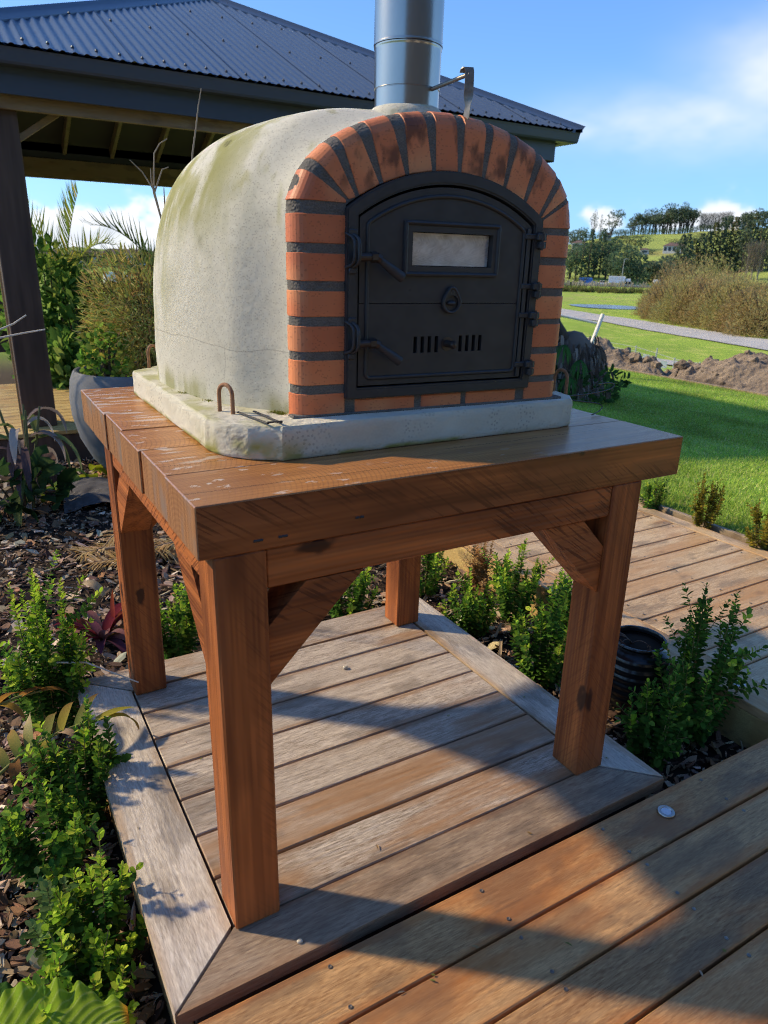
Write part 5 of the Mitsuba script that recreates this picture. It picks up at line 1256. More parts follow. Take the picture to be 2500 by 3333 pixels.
put('bamboo_stake', tube([(-.004, 4.3, -.18), (-.0045, 4.3, .21), (-.007, 4.3, 1.21), (-.009, 4.3, 1.9)], .007, 8), 'stake_mat', smooth=True); lab('bamboo_stake', 'thin orange-brown stake standing upright in front of the pavilion post', 'garden stake')
for i, (pts, lb) in enumerate([([(-.40, 2.5, .90), (-.142, 2.5, .993), (-.05, 2.5, 1.010), (.045, 2.5, 1.025)], 'long pale dry stick crossing the pavilion post, lower of two'), ([(-.40, 2.5, .88), (-.137, 2.5, 1.029), (-.08, 2.5, 1.052), (-.024, 2.5, 1.089)], 'pale dry stick crossing the pavilion post, upper of two')]):
    pts = [(-.62, 2.5, -.17)] + pts; k = nm('pale_stick'); put(k, tube(pts, np.linspace(.006, .0035, 5), 7), 'stick_mat', smooth=True); lab(k, lb, 'stick')
k = nm('pale_stick'); put(k, tube([(-.62, 1.30, .06), (-.34, 1.196, .10), (-.265, 1.173, .10), (-.10, 1.05, .12), (.036, .950, .062)], [.0035, .003, .003, .0028, .0022], 7), 'stick_mat', smooth=True); lab(k, 'thin pale straw stalk touching the foot of the rear left table leg', 'stick')

# ------------------------------------------------------------------ black pot with a dead plant in the right bed
k = nm('black_pot'); bx_, by_ = 1.640, .325
rows = [(.0, -.17), (.085, -.17)]
for i in range(40):
    z = -.165 + i * .0062; rows.append((.080 + .036 * math.sin(min(1, (i + 4) / 40) * math.pi * .66) + .0026 * math.sin(i * 1.25), z))
rows += [(.096, .084), (.086, .092), (.080, .098), (.092, .106), (.096, .111), (.094, .116), (.087, .116), (.083, .108), (.080, .080), (0, .080)]
put(k + '__body', moved(lathe(rows, 64), bx_, by_, 0), 'black_glaze', smooth=50); put(k + '__potting_soil', moved(lathe([(.0815, .088), (.05, .094), (0, .096)], 30), bx_, by_, 0), 'soil', smooth=True)
lab(k, 'black ribbed glazed pot standing in the right bed behind the front right leg', 'plant pot')
rng = np.random.default_rng(81); k = nm('dead_plant')
for i in range(6):
    a = rng.uniform(0, 6.28); P = arc((bx_ - .02, by_ + .01, .09), (.6 * math.cos(a), .6 * math.sin(a), 1), rng.uniform(.12, .22), 1.4, 8); tb = tube(P, np.linspace(.0022, .001, 8), 5); put(nm(k + '__twig'), tb, 'stem', smooth=True, color=np.tile([.13, .085, .065], (len(tb.vertices), 1)))
    m, c = leaves(np.repeat(P[5:], 5, 0), unit(rng, 15), rng.uniform(.008, .018, 15), .006, jit(rng, [(.12, .06, .05), (.18, .10, .07)], 15)); put(nm(k + '__dry_leaves'), m, 'leaf_matt', color=c)
lab(k, 'dead twiggy plant with shrivelled leaves in the black pot', 'dead plant')
for i, (pts, lb) in enumerate([([(1.42, .80, -.15), (1.47, .86, -.128), (1.50, .89, -.142)], 'pale curled dry strip on the mulch of the right bed, nearer one'), ([(1.50, .93, -.15), (1.56, .97, -.12), (1.63, .95, -.14)], 'pale curled dry strip on the mulch of the right bed, farther one')]):
    P = np.array([np.interp(np.linspace(0, 2, 9), range(3), np.array(pts)[:, j]) for j in range(3)]).T; m, c = strap(P, .006, (.50, .40, .28), (.45, .34, .22), fold=.6); k = nm('dry_strip'); put(k, m, 'leaf_matt', smooth=True, color=c); lab(k, lb, 'dry strip')

# ------------------------------------------------------------------ dead palm skirt, green leaves and white rail by the lawn
rng = np.random.default_rng(91); k = nm('dead_palm'); sx, sy = azr(45.05, 9.1)[:2]
tb = tube([(sx, sy, -.3), (sx - .05, sy, .4), (sx - .27, sy + .05, .70), (sx - .36, sy + .06, .98)], [.16, .10, .07, .03], 10); put(k + '__trunk', tb, 'stem', smooth=True, color=np.tile([.07, .055, .045], (len(tb.vertices), 1)))
for i in range(285):
    a = rng.uniform(0, 6.28); f = rng.uniform(0, 1) ** .8; z = -.08 + .66 * f; r = (.56 - .32 * f) * rng.uniform(.84, 1.12)
    L = rng.uniform(.14, .38) * (1.15 - .5 * f); P = arc((sx + r * math.cos(a), sy + r * math.sin(a), z), (math.cos(a) * .34 + rng.normal(0, .16), math.sin(a) * .34 + rng.normal(0, .16), -.25 - .7 * rng.uniform()), L, 1.6, 9); P[:, 2] = np.maximum(P[:, 2], -.16)
    c0, c1 = [((.22, .17, .135), (.32, .25, .20)), ((.11, .08, .064), (.16, .12, .095)), ((.15, .11, .09), (.22, .17, .14)), ((.40, .35, .31), (.52, .46, .41))][(i * 7) % 9 % 4]
    m, c = strap(P, prof(9, rng.uniform(.010, .026), .6), c0, c1, fold=.6, twist=rng.uniform(-2.5, 2.5)); put(nm(k + '__dead_leaf'), m, 'leaf_matt', smooth=True, color=c)
m = lathe([(.46, -.3), (.45, -.10), (.36, .20), (.22, .48), (.10, .60), (0, .62)], 20); m.apply_translation([sx, sy, 0]); put(k + '__leaf_bases', m, 'stem', smooth=True, color=np.tile([.17, .135, .11], (len(m.vertices), 1)))
lab(k, 'dead palm stump with a grey-brown skirt of hanging leaves beside the lawn', 'dead palm')
k = nm('split_leaf_plant')
for i, (dx, dy, z, a) in enumerate([(-.46, -.34, .50, 3.6), (-.34, -.46, .34, 4.3), (-.50, -.5, .16, 4.0), (-.6, -.2, .30, 3.0)]):
    c_ = np.array([sx + dx, sy + dy, z]); ms = []
    for j in range(9):
        b = (j - 4) * .36; P = arc(c_, (math.cos(a + b * .9), math.sin(a + b * .9), .35 - .3 * abs(b) + rng.normal(0, .15)), .34 - .08 * abs(b), 2.4, 8); ms.append(strap(P, prof(8, .013, .5), (.06, .18, .05), (.09, .23, .06), fold=.2))
    m, c = joinc(ms); put(nm(k + '__leaf'), m, 'leaf_gloss', smooth=True, color=c)
    tb = tube([(sx - .15, sy - .12, -.05), (sx + dx * .6, sy + dy * .6, z * .7), c_], [.014, .012, .008], 6); put(nm(k + '__stalk'), tb, 'stem', smooth=True, color=np.tile([.08, .14, .04], (len(tb.vertices), 1)))
lab(k, 'dark green split-leaved plant against the dead palm', 'plant')
bush('dark leafy weeds growing round the foot of the dead palm', sx - .1, sy - .3, -.22, .62, .45, .42, 420, .1, [(.06, .13, .035), (.09, .18, .05), (.045, .09, .03)], 345, name='leafy_weeds', leaf=(.05, .13), aspect=.5, cat='weeds')
k = nm('white_rail'); a0, a1 = azr(46.95, 12.6, .595), azr(45.75, 12.2, -.40)
put(k + '__post', tube([a1, a0 + (a0 - a1) * .02], .033, 10), 'white_plastic', smooth=40)
put(k + '__stay', tube([azr(46.68, 12.45, .36), azr(46.35, 12.35, .10)], .024, 8), 'white_plastic', smooth=40)
put(k + '__cross_bar', tube([azr(46.72, 12.55, .47), azr(43.9, 12.5, .575)], .022, 8), 'white_plastic', smooth=40)
lab(k, 'leaning white pole with a cross bar behind the dead palm', 'white pole')

# ------------------------------------------------------------------ far land: fence, road, pond, motorway, hill
rd = []
for s in np.linspace(-.5, 1.6, 60):
    l = azr(44.22, 124.6)[:2] * (1 - s) + azr(58.3, 87)[:2] * s; r = azr(44.27, 110.2)[:2] * (1 - s) + azr(58.44, 74.6)[:2] * s
    row = []
    for f in np.linspace(0, 1, 5):
        q = l * (1 - f) + r * f; dx, dy = q - CAM[:2]; row.append([q[0], q[1], float(land_z(math.degrees(math.atan2(dx, dy)), math.hypot(dx, dy))) + .10])
    rd.append(row)
m = grid(np.array(rd));
if m.face_normals[:, 2].mean() < 0: m.invert()
put('road', m, 'road_mat', smooth=True); lab('road', 'pale grey road crossing the grass below', kind='structure')
rows = [[on_land(az, r, .12) for r in (59.6, 61.0, 62.6)] for az in np.linspace(45, 55, 24)]
for i, row in enumerate(rows):
    for q in row: q[:2] += (i - 10) * np.array([-.12, -.30])
m = grid(np.array(rows));
if m.face_normals[:, 2].mean() < 0: m.invert()
put('path', m, 'road_mat', smooth=True); lab('path', 'short strip of pale concrete path behind the wire fence', kind='structure')
t = np.linspace(0, 2 * np.pi, 70)
pw = [on_land(47.4 + 2.9 * math.cos(a) * (1 + .08 * math.sin(3 * a)), 138.0 + 6.5 * math.sin(a), .08) for a in t]; c_ = np.mean(pw, 0)
m = trimesh.Trimesh(np.vstack([pw, [c_]]), [[i, (i + 1) % 70, 70] for i in range(70)], process=False)
m.vertices[:, 2] = np.max(m.vertices[:, 2])
if m.face_normals[:, 2].mean() < 0: m.invert()
put('pond', m, 'pond_water'); lab('pond', 'narrow blue pond in the grass', kind='structure')
rows = [[on_land(az, r, .12) for r in (250, 259, 268)] for az in np.linspace(38, 70, 60)]; m = grid(np.array(rows))
if m.face_normals[:, 2].mean() < 0: m.invert()
put('motorway', m, 'asphalt', smooth=True); lab('motorway', 'distant motorway at the foot of the hill', kind='structure')
k = nm('guard_rail')
put(k + '__rail', cat_m([bar(on_land(az, 247.5, .72), on_land(az + .5, 247.5, .72), .05, .32, .01) for az in np.arange(40, 60, .5)]), 'galvanised')
for az in np.arange(44, 53, .75): put(nm(k + '__post'), bar(on_land(az, 247.6, 0), on_land(az, 247.6, .8), .12, .12, .01, up=(0, 1, 0)), 'galvanised')
lab(k, 'low grey guard rail along the motorway', 'guard rail')

# temporary wire fence with small signs
k = nm('wire_fence'); fa = [(45.4, 64), (47.4, 60), (49.65, 57), (51.15, 53.5), (52.45, 51), (54.2, 48.5), (55.7, 46.5), (57.2, 45)]
fp = [on_land(a, r) for a, r in fa]
for i, q in enumerate(fp): put(nm(k + '__post'), tube([q, q + [0, 0, 1.45 if i != 3 else 1.7]], .055, 6), 'galvanised', smooth=40)
for z in (.15, .45, .75, 1.05, 1.36): put(nm(k + '__wire'), tube([q + [0, 0, z] for q in fp], .016, 4), 'galvanised')
lab(k, 'low wire fence on slim posts below the lawn', 'fence')
for az, r, lb in [(50.45, 55.2, 'small square white sign on the wire fence, leftmost of three'), (51.75, 52.4, 'small square white sign on the wire fence, middle of three'), (53.1, 50.2, 'small square white sign on the wire fence, rightmost of three')]:
    s = nm('fence_sign'); c_ = on_land(az, r, .78); d = azr(az + 90, 1) - azr(0, 0); d[2] = 0; d /= np.linalg.norm(d); put(s, bar(c_ - d * .22, c_ + d * .22, .02, .48, .004), 'white_plastic'); lab(s, lb, 'sign')
c_ = on_land(48.85, 52, .35); d = azr(48.85 + 90, 1) - azr(0, 0); d[2] = 0; d /= np.linalg.norm(d)
put('pink_board', bar(c_ - d * .42, c_ + d * .42, .03, 1.5, .006, up=(.12, .0, 1)), 'sign_pink'); lab('pink_board', 'pale pink board standing by the wire fence behind the left soil heap', 'board')

# vehicles on the motorway
def vehicle(label, az, paint, kind, name, cat, r=259):
    k = nm(name); o = on_land(az, r, .14); a = math.radians(az); X = np.array([math.cos(a), -math.sin(a), 0]); Y = np.array([math.sin(a), math.cos(a), 0])
    M = np.eye(4); M[:3, 0], M[:3, 1], M[:3, 3] = X, Y, o
    def p(n_, m, b):
        m = m.copy(); m.apply_transform(M); put(nm(k + '__' + n_), m, b)
    L, H, W = {'car': (4.2, 1.45, 1.75), 'van': (5.2, 2.3, 1.95), 'truck': (7.0, 3.0, 2.3)}[kind]
    if kind == 'car':
        p('body', box(-L / 2, L / 2, -W / 2, W / 2, .28, .85, .14), paint); c = box(-L * .28, L * .24, -W * .43, W * .43, .84, H, .12); c.vertices[:, 0] *= np.where(c.vertices[:, 2] > 1.2, .76, 1); p('cabin', c, 'window_dark'); p('roof', box(-L * .20, L * .17, -W * .40, W * .40, H - .06, H + .01, .03), paint)
    elif kind == 'van':
        p('body', box(-L / 2, L * .34, -W / 2, W / 2, .35, H, .18), paint); b = box(L * .30, L / 2, -W * .48, W * .48, .35, 1.25, .12); p('bonnet', b, paint); p('windscreen', bar((L * .345, 0, 1.95), (L * .43, 0, 1.26), W * .85, .05, .01, up=(0, 0, 1)), 'window_dark')
    else:
        p('box_body', box(-L / 2, L * .26, -W / 2, W / 2, .8, H, .06), paint); p('cab', box(L * .29, L / 2, -W * .47, W * .47, .5, 2.3, .16), 'car_blue' if paint != 'car_white' else paint); p('windscreen', box(L / 2 - .06, L / 2 + .01, -W * .4, W * .4, 1.4, 2.1, .01), 'window_dark')
    for x in (-L * .31, L * .31):
        for y in (-W / 2, W / 2): p('wheel', tube([(x, y - .1, .33), (x, y + .1, .33)], .33 if kind != 'truck' else .45, 14), 'tyre')
    lab(k, label, cat, 'vehicles on the motorway')


vehicle('blue car with a white top on the motorway, leftmost in view', 45.55, 'car_blue', 'van', 'motorway_van', 'van')
vehicle('small white car on the motorway, second from the left', 46.65, 'car_white', 'car', 'motorway_car', 'car')
vehicle('white truck on the motorway beside the lamp post', 47.85, 'car_white', 'truck', 'motorway_truck', 'truck')
vehicle('black car on the motorway following the white truck', 48.50, 'car_black', 'car', 'motorway_car', 'car', 258)
vehicle('white van on the motorway beside the willow thicket', 50.75, 'car_white', 'van', 'motorway_van', 'van')
k = nm('lamp_post'); q = on_land(47.98, 246); put(k + '__pole', tube([q, q + [.05, 0, 5], q + [.3, .1, 8.4]], [.13, .10, .07], 8), 'galvanised', smooth=True); put(k + '__lamp', bar(q + [.3, .1, 8.4], q + [.9, -.8, 8.5], .25, .12, .03), 'galvanised'); lab(k, 'slim grey lamp post beside the motorway', 'lamp post')
# white box truck in the field behind the planter
k = nm('box_truck'); q = on_land(10.5, 172)
put(k + '__box_body', box(q[0] - 2.3, q[0] + 1.8, q[1] - 1.1, q[1] + 1.1, q[2] + .7, q[2] + 3.0, .05), 'car_white'); put(k + '__cab', box(q[0] + 1.9, q[0] + 3.3, q[1] - 1.0, q[1] + 1.0, q[2] + .5, q[2] + 2.3, .15), 'car_white')
for x in (-1.5, 2.4): put(nm(k + '__wheel'), tube([(q[0] + x, q[1] - 1.1, q[2] + .42), (q[0] + x, q[1] - .8, q[2] + .42)], .42, 14), 'tyre')
lab(k, 'white box truck parked in the far field, seen through the palms', 'truck')

# trees
def tree(label, az, r, h, rx, cols, seed, kind='round', name='hill_tree', group='trees on the hill', trunk=.25, n=None, base=0.0, cat='tree', tr_col=(.09, .07, .055)):
    rng = np.random.default_rng(seed); k = nm(name); q = on_land(az, r, -.3); n = int((n or 260) * 1.8); size = .42 if h > 5 else .26; c0 = base
    if kind == 'cone':
        t = rng.uniform(0, 1, n) ** 1.35; a = rng.uniform(0, 6.28, n); tier = .75 + .35 * np.sin(t * 34 + a * 2) ; rr = rx * (1 - t) * tier * rng.uniform(.55, 1.05, n) + .12
        P = np.stack([rr * np.cos(a), rr * np.sin(a), h * (.08 + .92 * t)], -1); D = np.stack([np.cos(a), np.sin(a), rng.uniform(-.3, .25, n)], -1)
    elif kind == 'umbrella':
        nc = 9; cc = np.stack([rng.normal(0, rx * .55, nc), rng.normal(0, rx * .55, nc), h * rng.uniform(.50, .95, nc)], -1); j = rng.integers(0, nc, n); v = unit(rng, n) * rng.uniform(.5, 1, (n, 1))
        P = cc[j] + v * [rx * .55, rx * .55, h * .10]; D = v + rng.normal(0, .4, (n, 3))
    elif kind == 'bare':
        P = np.stack([rng.normal(0, rx * .35, n), rng.normal(0, rx * .35, n), h * rng.uniform(.2, .92, n)], -1); D = np.stack([P[:, 0] / rx * .5, P[:, 1] / rx * .5, np.ones(n)], -1) + rng.normal(0, .14, (n, 3)); size = h * .14
    else:
        nc = 8; cc = np.stack([rng.normal(0, rx * .42, nc), rng.normal(0, rx * .42, nc), h * (c0 + rng.uniform(.30, .80, nc) * (1 - c0))], -1); j = rng.integers(0, nc, n); v = unit(rng, n) * rng.uniform(.6, 1, (n, 1)) ** .5
        P = cc[j] + v * [rx * .5, rx * .5, h * .20]; D = v + rng.normal(0, .5, (n, 3)); P[:, 2] = np.clip(P[:, 2], .1, None)
    L = size * rng.uniform(.7, 1.5, n) * (1 if kind == 'bare' else max(.8, rx / 3)); W = L * (.035 if kind == 'bare' else .75)
    m, c = leaves(P + q, D, L, W, jit(rng, cols, n, .3), up=unit(rng, n), tv=TRI_V if kind == 'bare' else BLADE_V, tf=TRI_F if kind == 'bare' else BLADE_F)
    put(k + '__crown', m, 'leaf_far', color=c)
    tops = [np.array([0, 0, h * .85])]
    if kind in ('umbrella', 'round', 'bare'): tops += list(cc[:4]) if kind != 'bare' else [P[i] for i in range(3)]
    ts = [tube([q, q + tp * [.15, .15, .5], q + tp], np.array([1, .7, .25]) * trunk * max(.3, h / 12), 5, cap=False) for tp in tops]
    tb = cat_m(ts); put(k + '__trunk', tb, 'stem', smooth=True, color=np.tile(tr_col, (len(tb.vertices), 1))); lab(k, label, cat, group)


def B(x): return 44.26 + (x - 255) * .0091


PINE = [(.15, .20, .125), (.18, .23, .135), (.115, .155, .105)]  # the three tree palettes are paled to carry distance haze in their colour
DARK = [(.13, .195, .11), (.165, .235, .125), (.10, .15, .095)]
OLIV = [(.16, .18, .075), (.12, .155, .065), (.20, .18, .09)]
sd = 500
for x, r, h, rx, kd in [(262, 436, 10, 5, 'round'), (300, 440, 11, 5, 'umbrella'), (345, 452, 12, 4.5, 'umbrella'), (403, 458, 19, 2.2, 'umbrella'), (455, 462, 16, 2.2, 'cone'), (490, 466, 8, 4, 'round'), (540, 468, 16.5, 5.2, 'umbrella'), (600, 474, 5, 5, 'round'), (650, 476, 4.5, 4, 'round')]:
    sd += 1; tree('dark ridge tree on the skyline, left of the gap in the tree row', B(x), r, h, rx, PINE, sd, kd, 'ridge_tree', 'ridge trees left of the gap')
for x, h, rx in [(688, 10.5, 3.0), (716, 12.5, 3.4), (760, 12.0, 4.2), (792, 13.6, 3.4), (845, 14.2, 4.4), (872, 12.2, 3.4), (918, 14.5, 4.8), (950, 17.5, 4.8), (978, 14, 4.6), (1036, 16, 4.8), (1064, 17.2, 4.4), (1100, 16.2, 4.6), (1134, 13.0, 3.6)]:
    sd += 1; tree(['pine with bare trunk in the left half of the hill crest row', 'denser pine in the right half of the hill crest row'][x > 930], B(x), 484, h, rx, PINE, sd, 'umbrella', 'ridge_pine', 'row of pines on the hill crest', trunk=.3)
for x, h, rx in [(705, 10, 3.4), (742, 11, 3.6), (780, 11.5, 3.6), (822, 12, 4), (860, 12.5, 4), (898, 12.5, 4.2), (934, 13.5, 4.2), (966, 14, 4.4), (1008, 13.5, 4.4), (1050, 14, 4.2), (1084, 14, 4.2), (1120, 13, 4)]:
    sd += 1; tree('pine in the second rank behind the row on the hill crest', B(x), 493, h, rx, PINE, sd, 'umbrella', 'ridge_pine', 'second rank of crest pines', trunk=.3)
for x in range(700, 1200, 38):
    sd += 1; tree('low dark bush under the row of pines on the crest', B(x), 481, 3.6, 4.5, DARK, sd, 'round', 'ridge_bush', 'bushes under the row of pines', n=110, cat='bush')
for x in range(1190, 1400, 24):
    sd += 1; tree('bare grey winter tree against the white cloud on the crest', B(x), 487, 10.5, 2.4, [(.24, .22, .19), (.18, .16, .14)], sd, 'bare', 'bare_tree', 'bare trees on the crest', n=420)
for x, h, rx, kd in [(1210, 4.5, 4, 'round'), (1260, 4, 4, 'round'), (1310, 4.5, 4, 'round'), (1365, 8, 4.2, 'round'), (1420, 5, 4, 'round'), (1475, 8, 4.5, 'umbrella'), (1530, 9, 5, 'umbrella'), (1580, 10, 5, 'umbrella'), (1625, 9, 5, 'round'), (1675, 10, 5, 'round')]:
    sd += 1; tree('dark tree on the crest to the right of the bare trees', B(x), 482, h, rx, PINE, sd, kd, 'ridge_tree', 'crest trees right of the bare trees')
for i, (x, r, h, rx, kd) in enumerate([(255, 300, 15, 4.5, 'round'), (300, 296, 14, 4, 'round'), (345, 302, 17, 3.6, 'cone'), (398, 298, 19, 4.2, 'cone'), (440, 300, 14, 3.5, 'round'), (485, 304, 19, 4.6, 'cone'), (535, 300, 17, 4.6, 'round'), (575, 296, 13, 4, 'round'), (620, 294, 10, 4, 'round'), (665, 290, 13, 4.5, 'round'), (705, 290, 13.5, 5, 'round'), (745, 288, 11, 4, 'round'), (785, 286, 8.5, 3.2, 'round')]):
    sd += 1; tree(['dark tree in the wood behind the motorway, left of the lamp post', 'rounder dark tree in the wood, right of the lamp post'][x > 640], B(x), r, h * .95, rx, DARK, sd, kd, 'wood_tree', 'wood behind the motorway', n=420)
for i, (x, r, h, rx, kd) in enumerate([(870, 300, 7, 5, 'round'), (925, 302, 8, 5, 'round'), (975, 306, 9, 5, 'round'), (1030, 316, 10, 4.5, 'round'), (1080, 322, 17, 5, 'cone'), (1120, 324, 17, 5, 'cone'), (1170, 330, 15, 4.8, 'cone'), (1215, 332, 17, 5, 'cone'), (1260, 334, 17, 4.6, 'cone'), (1300, 336, 20, 5, 'cone'), (1345, 338, 22, 5, 'cone'), (1390, 340, 22, 5.4, 'cone'), (1435, 338, 22, 5, 'cone'), (1475, 340, 21, 5, 'round'), (1520, 336, 20, 4.6, 'cone'), (1565, 340, 22, 5, 'cone'), (1610, 336, 21, 5, 'round'), (1655, 338, 22, 5, 'cone'), (1700, 338, 21, 5, 'cone')]):
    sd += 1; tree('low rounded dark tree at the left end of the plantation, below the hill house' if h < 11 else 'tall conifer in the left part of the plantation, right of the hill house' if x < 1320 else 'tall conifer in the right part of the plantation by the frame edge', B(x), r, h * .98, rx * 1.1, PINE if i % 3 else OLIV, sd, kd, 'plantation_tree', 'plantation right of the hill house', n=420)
for x in (1560, 1600, 1640):
    sd += 1; tree('bare pale-trunked tree in front of the plantation by the right frame edge', B(x), 312, 14, 3.0, [(.26, .22, .16), (.20, .17, .13)], sd, 'bare', 'bare_tree', 'bare trees before the plantation', n=300, tr_col=(.30, .26, .2))
for i, (x, r, h, rx) in enumerate([(560, 395, 6, 5), (590, 410, 8, 5.5), (625, 402, 5, 4), (668, 398, 8.5, 2.4), (690, 392, 5.5, 5), (740, 415, 6.5, 3.6), (775, 412, 6, 4), (640, 375, 4.5, 5), (520, 380, 6, 5), (590, 352, 5, 5), (1090, 420, 4.5, 4.5), (1030, 432, 4, 4), (1150, 436, 5, 4), (1220, 442, 5, 5), (450, 400, 7, 5), (390, 398, 8, 5), (330, 400, 9, 5.5), (280, 398, 8, 5), (870, 395, 2.5, 3), (850, 350, 2.5, 4), (1060, 396, 6, 3.5), (700, 330, 4, 4)]):
    sd += 1; tree('scrub tree on the left side of the open hillside, above the wood' if x < 600 else 'scrub tree in the middle of the open hillside, left of the white house' if x < 860 else 'scrub tree on the hillside near the white house and plantation', B(x), r, h, rx, OLIV if i % 2 else DARK, sd, 'round', 'hillside_tree', 'scattered hillside trees', n=170)
# willow thicket beyond the road
for i, (x, r, h, rx) in enumerate([(985, 120, 5.6, 3.6), (1020, 112, 5.2, 3.4), (1045, 122, 7.9, 4.6), (1075, 111, 6.4, 3.8), (1110, 118, 9.2, 5.2), (1170, 106, 7.2, 4.4), (1235, 114, 9.4, 5.0), (1300, 104, 7.4, 4.2), (1370, 110, 9.6, 5.2), (1430, 100, 7.4, 4.4), (1490, 106, 8.2, 5.0), (1545, 97, 7.0, 4.2), (1600, 101, 7.2, 4.6), (1650, 94, 6.6, 4.2), (1700, 97, 7.4, 4.6), (1760, 92, 7.0, 4.6)]):
    rng = np.random.default_rng(900 + i); k = nm('willow_bush'); q = on_land(B(x), r, -.1); n = 8000
    v = unit(rng, n); v[:, 2] = np.abs(v[:, 2]); rr = rng.uniform(.25, 1, n) ** .40; lump = .60 + .75 * meshkit.fbm(v * 2.6 + i * 3.7, 3, 3)
    P = q + v * [rx, rx, h * .86] * (rr * lump)[:, None]; D = v + [0, 0, .25] + rng.normal(0, .55, (n, 3))
    cols = [[(.45, .37, .16), (.39, .31, .14), (.51, .44, .18)], [(.42, .31, .15), (.37, .27, .13), (.47, .37, .17)], [(.46, .43, .16), (.40, .37, .14), (.43, .35, .15)]][i % 3]
    m, c = leaves(P, D, rng.uniform(.18, .50, n), rng.uniform(.06, .13, n), jit(rng, cols, n, .3), up=unit(rng, n), tv=TRI_V, tf=TRI_F); put(k + '__twigs', m, 'leaf_far', color=c)
    tb = cat_m([tube([q, q + [.35 * rx * math.cos(a), .35 * rx * math.sin(a), h * .4], q + [.7 * rx * math.cos(a), .7 * rx * math.sin(a), h * .72]], [.11, .07, .03], 5, cap=False) for a in rng.uniform(0, 6.28, 12)]); put(k + '__stems', tb, 'stem', smooth=True, color=np.tile([.10, .075, .05], (len(tb.vertices), 1)))
    lab(k, ['duller brown', 'russet-brown', 'olive-yellow'][i % 3] + ' leafless willow bush in the ' + ('left' if x < 1120 else 'middle' if x < 1500 else 'right') + ' part of the thicket beyond the road', 'willow', 'willow thicket beyond the road')
# pampas along the far bank, one shrub among them
for i, az in enumerate(np.r_[np.linspace(43.6, 48.9, 24), 49.3, 49.6]):
    rng = np.random.default_rng(1200 + i); k = nm('pampas_clump'); q = on_land(az + rng.normal(0, .06), 216 + rng.uniform(-6, 8)); n = 70
    D = rng.normal(0, .45, (n, 3)) + [0, 0, 1]; m, c = leaves(np.tile(q, (n, 1)) + rng.normal(0, .35, (n, 3)) * [1, 1, 0], D, rng.uniform(.9, 2.2, n), .16, jit(rng, [(.20, .21, .07), (.15, .18, .05), (.28, .25, .11)], n), up=unit(rng, n), tv=BLADE_V, tf=BLADE_F); put(k + '__blades', m, 'leaf_far', color=c)
    n = 5; P = q + rng.normal(0, .6, (n, 3)) * [1, 1, 0] + [0, 0, 1.5]; m, c = leaves(P, rng.normal(0, .16, (n, 3)) + [.05, 0, 1], rng.uniform(1.0, 1.9, n), .36, jit(rng, [(.50, .44, .32), (.42, .37, .26)], n, .15), up=unit(rng, n)); put(k + '__plumes', m, 'leaf_far', color=c)
    lab(k, 'pampas clump with pale plumes on the bank, left of the lamp post' if az < 47.9 else 'pampas clump with pale plumes on the bank, right of the lamp post', 'pampas grass', 'pampas clumps below the motorway')
sd += 1; tree('grey-green rounded shrub on the bank, left of the pampas', 44.75, 226, 4.4, 4.6, [(.10, .11, .06), (.07, .085, .045)], sd, 'round', 'bank_shrub', None, cat='shrub')

# houses on the hill
def hill_house(label, az, r, w, h, dpt, n_win, turn=0.0, name='hill_house', dz=0.0):
    k = nm(name); o = on_land(az, r, dz); a = math.radians(az + turn); X = np.array([math.cos(a), -math.sin(a), 0]); Y = np.array([math.sin(a), math.cos(a), 0]); M = np.eye(4); M[:3, 0], M[:3, 1], M[:3, 3] = X, Y, o
    def p(n_, m, b):
        m = m.copy(); m.apply_transform(M); return put(nm(k + '__' + n_), m, b)
    p('wall', box(-w / 2, w / 2, -dpt / 2, dpt / 2, -1.5, h, .02), 'house_white')
    V = [[-w / 2 - .5, -dpt / 2 - .5, h], [w / 2 + .5, -dpt / 2 - .5, h], [w / 2 + .5, dpt / 2 + .5, h], [-w / 2 - .5, dpt / 2 + .5, h], [-w / 2 + dpt * .4, 0, h + dpt * .24], [w / 2 - dpt * .4, 0, h + dpt * .24]]
    rf = trimesh.Trimesh(V, [[0, 1, 5], [0, 5, 4], [1, 2, 5], [2, 3, 4], [2, 4, 5], [3, 0, 4], [0, 2, 1], [0, 3, 2]], process=False); p('roof', rf, 'house_roof')
    for i in range(n_win):
        x = -w / 2 + w * (i + .5) / n_win; ww = w / n_win * .32; p('window', box(x - ww, x + ww, -dpt / 2 - .06, -dpt / 2 - .01, .7, h - .5, .01), 'window_dark')
    lab(k, label, 'house')


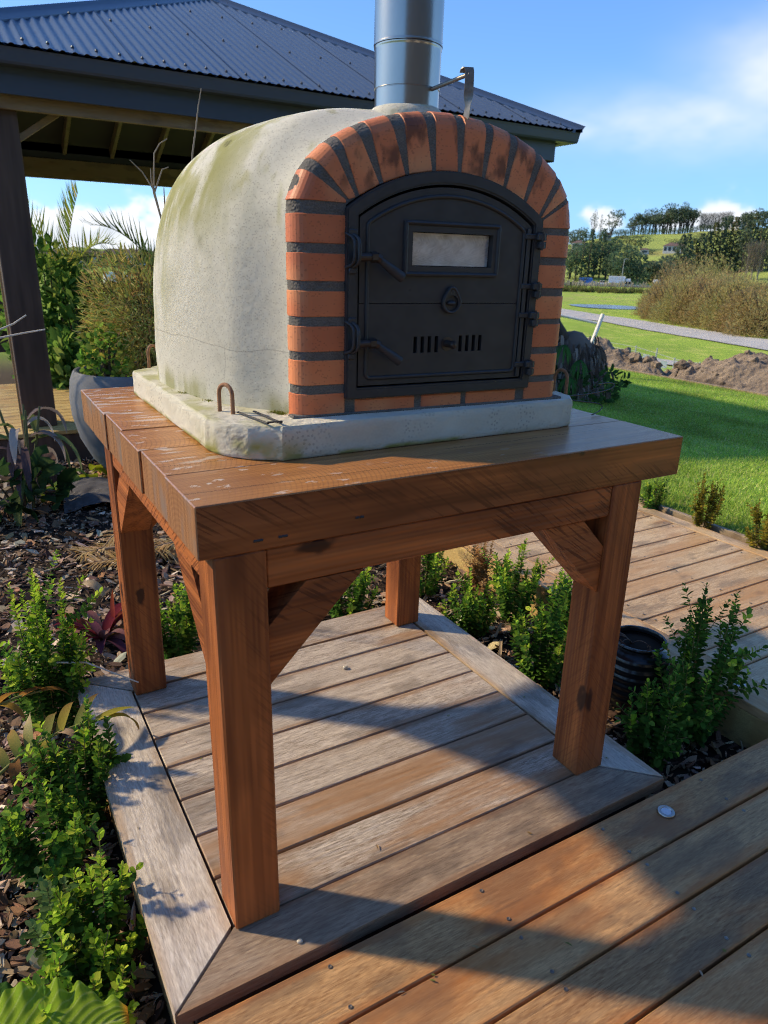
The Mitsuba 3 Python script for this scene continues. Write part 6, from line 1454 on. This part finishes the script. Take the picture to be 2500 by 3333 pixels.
hill_house('low white house with a brown roof in the middle of the hillside', 51.25, 398, 10, 3.0, 7, 5)
hill_house('white house on the crest among trees at the right', 55.75, 489, 7, 3.6, 6, 3, dz=2.0)
hill_house('small white house on the crest left of the right-hand crest trees', 55.0, 478, 5, 2.6, 5, 2, 20, dz=.5)
hill_house('white house half hidden by trees on the left of the hillside', 44.7, 425, 7, 3.2, 6, 3, 10, dz=2.0)
hill_house('small white gabled house under the skyline trees on the left', 46.6, 470, 5, 3.0, 5, 2, 0)
hill_house('white shed on the hillside left of the low white house', 49.3, 392, 4, 2.0, 3, 1, 0, 'hill_shed')
for i, (az, r, w) in enumerate([(5.3, 320, 18), (6.2, 340, 14), (9.2, 330, 22), (11.4, 345, 20), (13.2, 335, 18)]):
    hill_house(['far pale house beside the pavilion post', 'far house just right of the pavilion post', 'far long house seen between the palms', 'far house left of the oven dome', 'far house against the oven dome'][i], az, r, w, 4.0, 8, 4, 0, 'far_house')
for i, az in enumerate(np.linspace(4.6, 14.2, 14)):
    sd += 1; tree(['far tree on the flat horizon, nearer the pavilion post', 'far tree on the flat horizon, nearer the oven dome'][int(az > 9.4)], az, 300 + 20 * math.sin(i * 2.1), 4.6 + 2.2 * math.sin(i * 3.3), 5.0, DARK if i % 2 else OLIV, sd, 'round', 'horizon_tree', 'trees on the far horizon')

# bits of leaf and twig blown onto the decking
rng = np.random.default_rng(77); n = 46
P = np.c_[rng.uniform(-.1, 2.6, n), np.where(rng.uniform(0, 1, n) < .55, np.array(fl)[rng.integers(0, 5, n)] + rng.normal(0, .006, n), rng.uniform(-.7, 1.1, n)), np.full(n, .0035)]
P = P[~((P[:, 1] > -.15) & (P[:, 0] > 1.24) & (P[:, 0] < 1.8))]; n = len(P)
m, c = leaves(P, unit(rng, n) * [1, 1, .12], rng.uniform(.006, .020, n), rng.uniform(.002, .007, n), jit(rng, [(.42, .30, .16), (.28, .17, .08), (.5, .42, .3), (.2, .22, .06)], n), tv=LEAF_V)
put('deck_litter', m, 'leaf_matt', color=c); lab('deck_litter', 'scattered bits of dry leaf on the decking boards', 'leaf litter', kind='stuff')
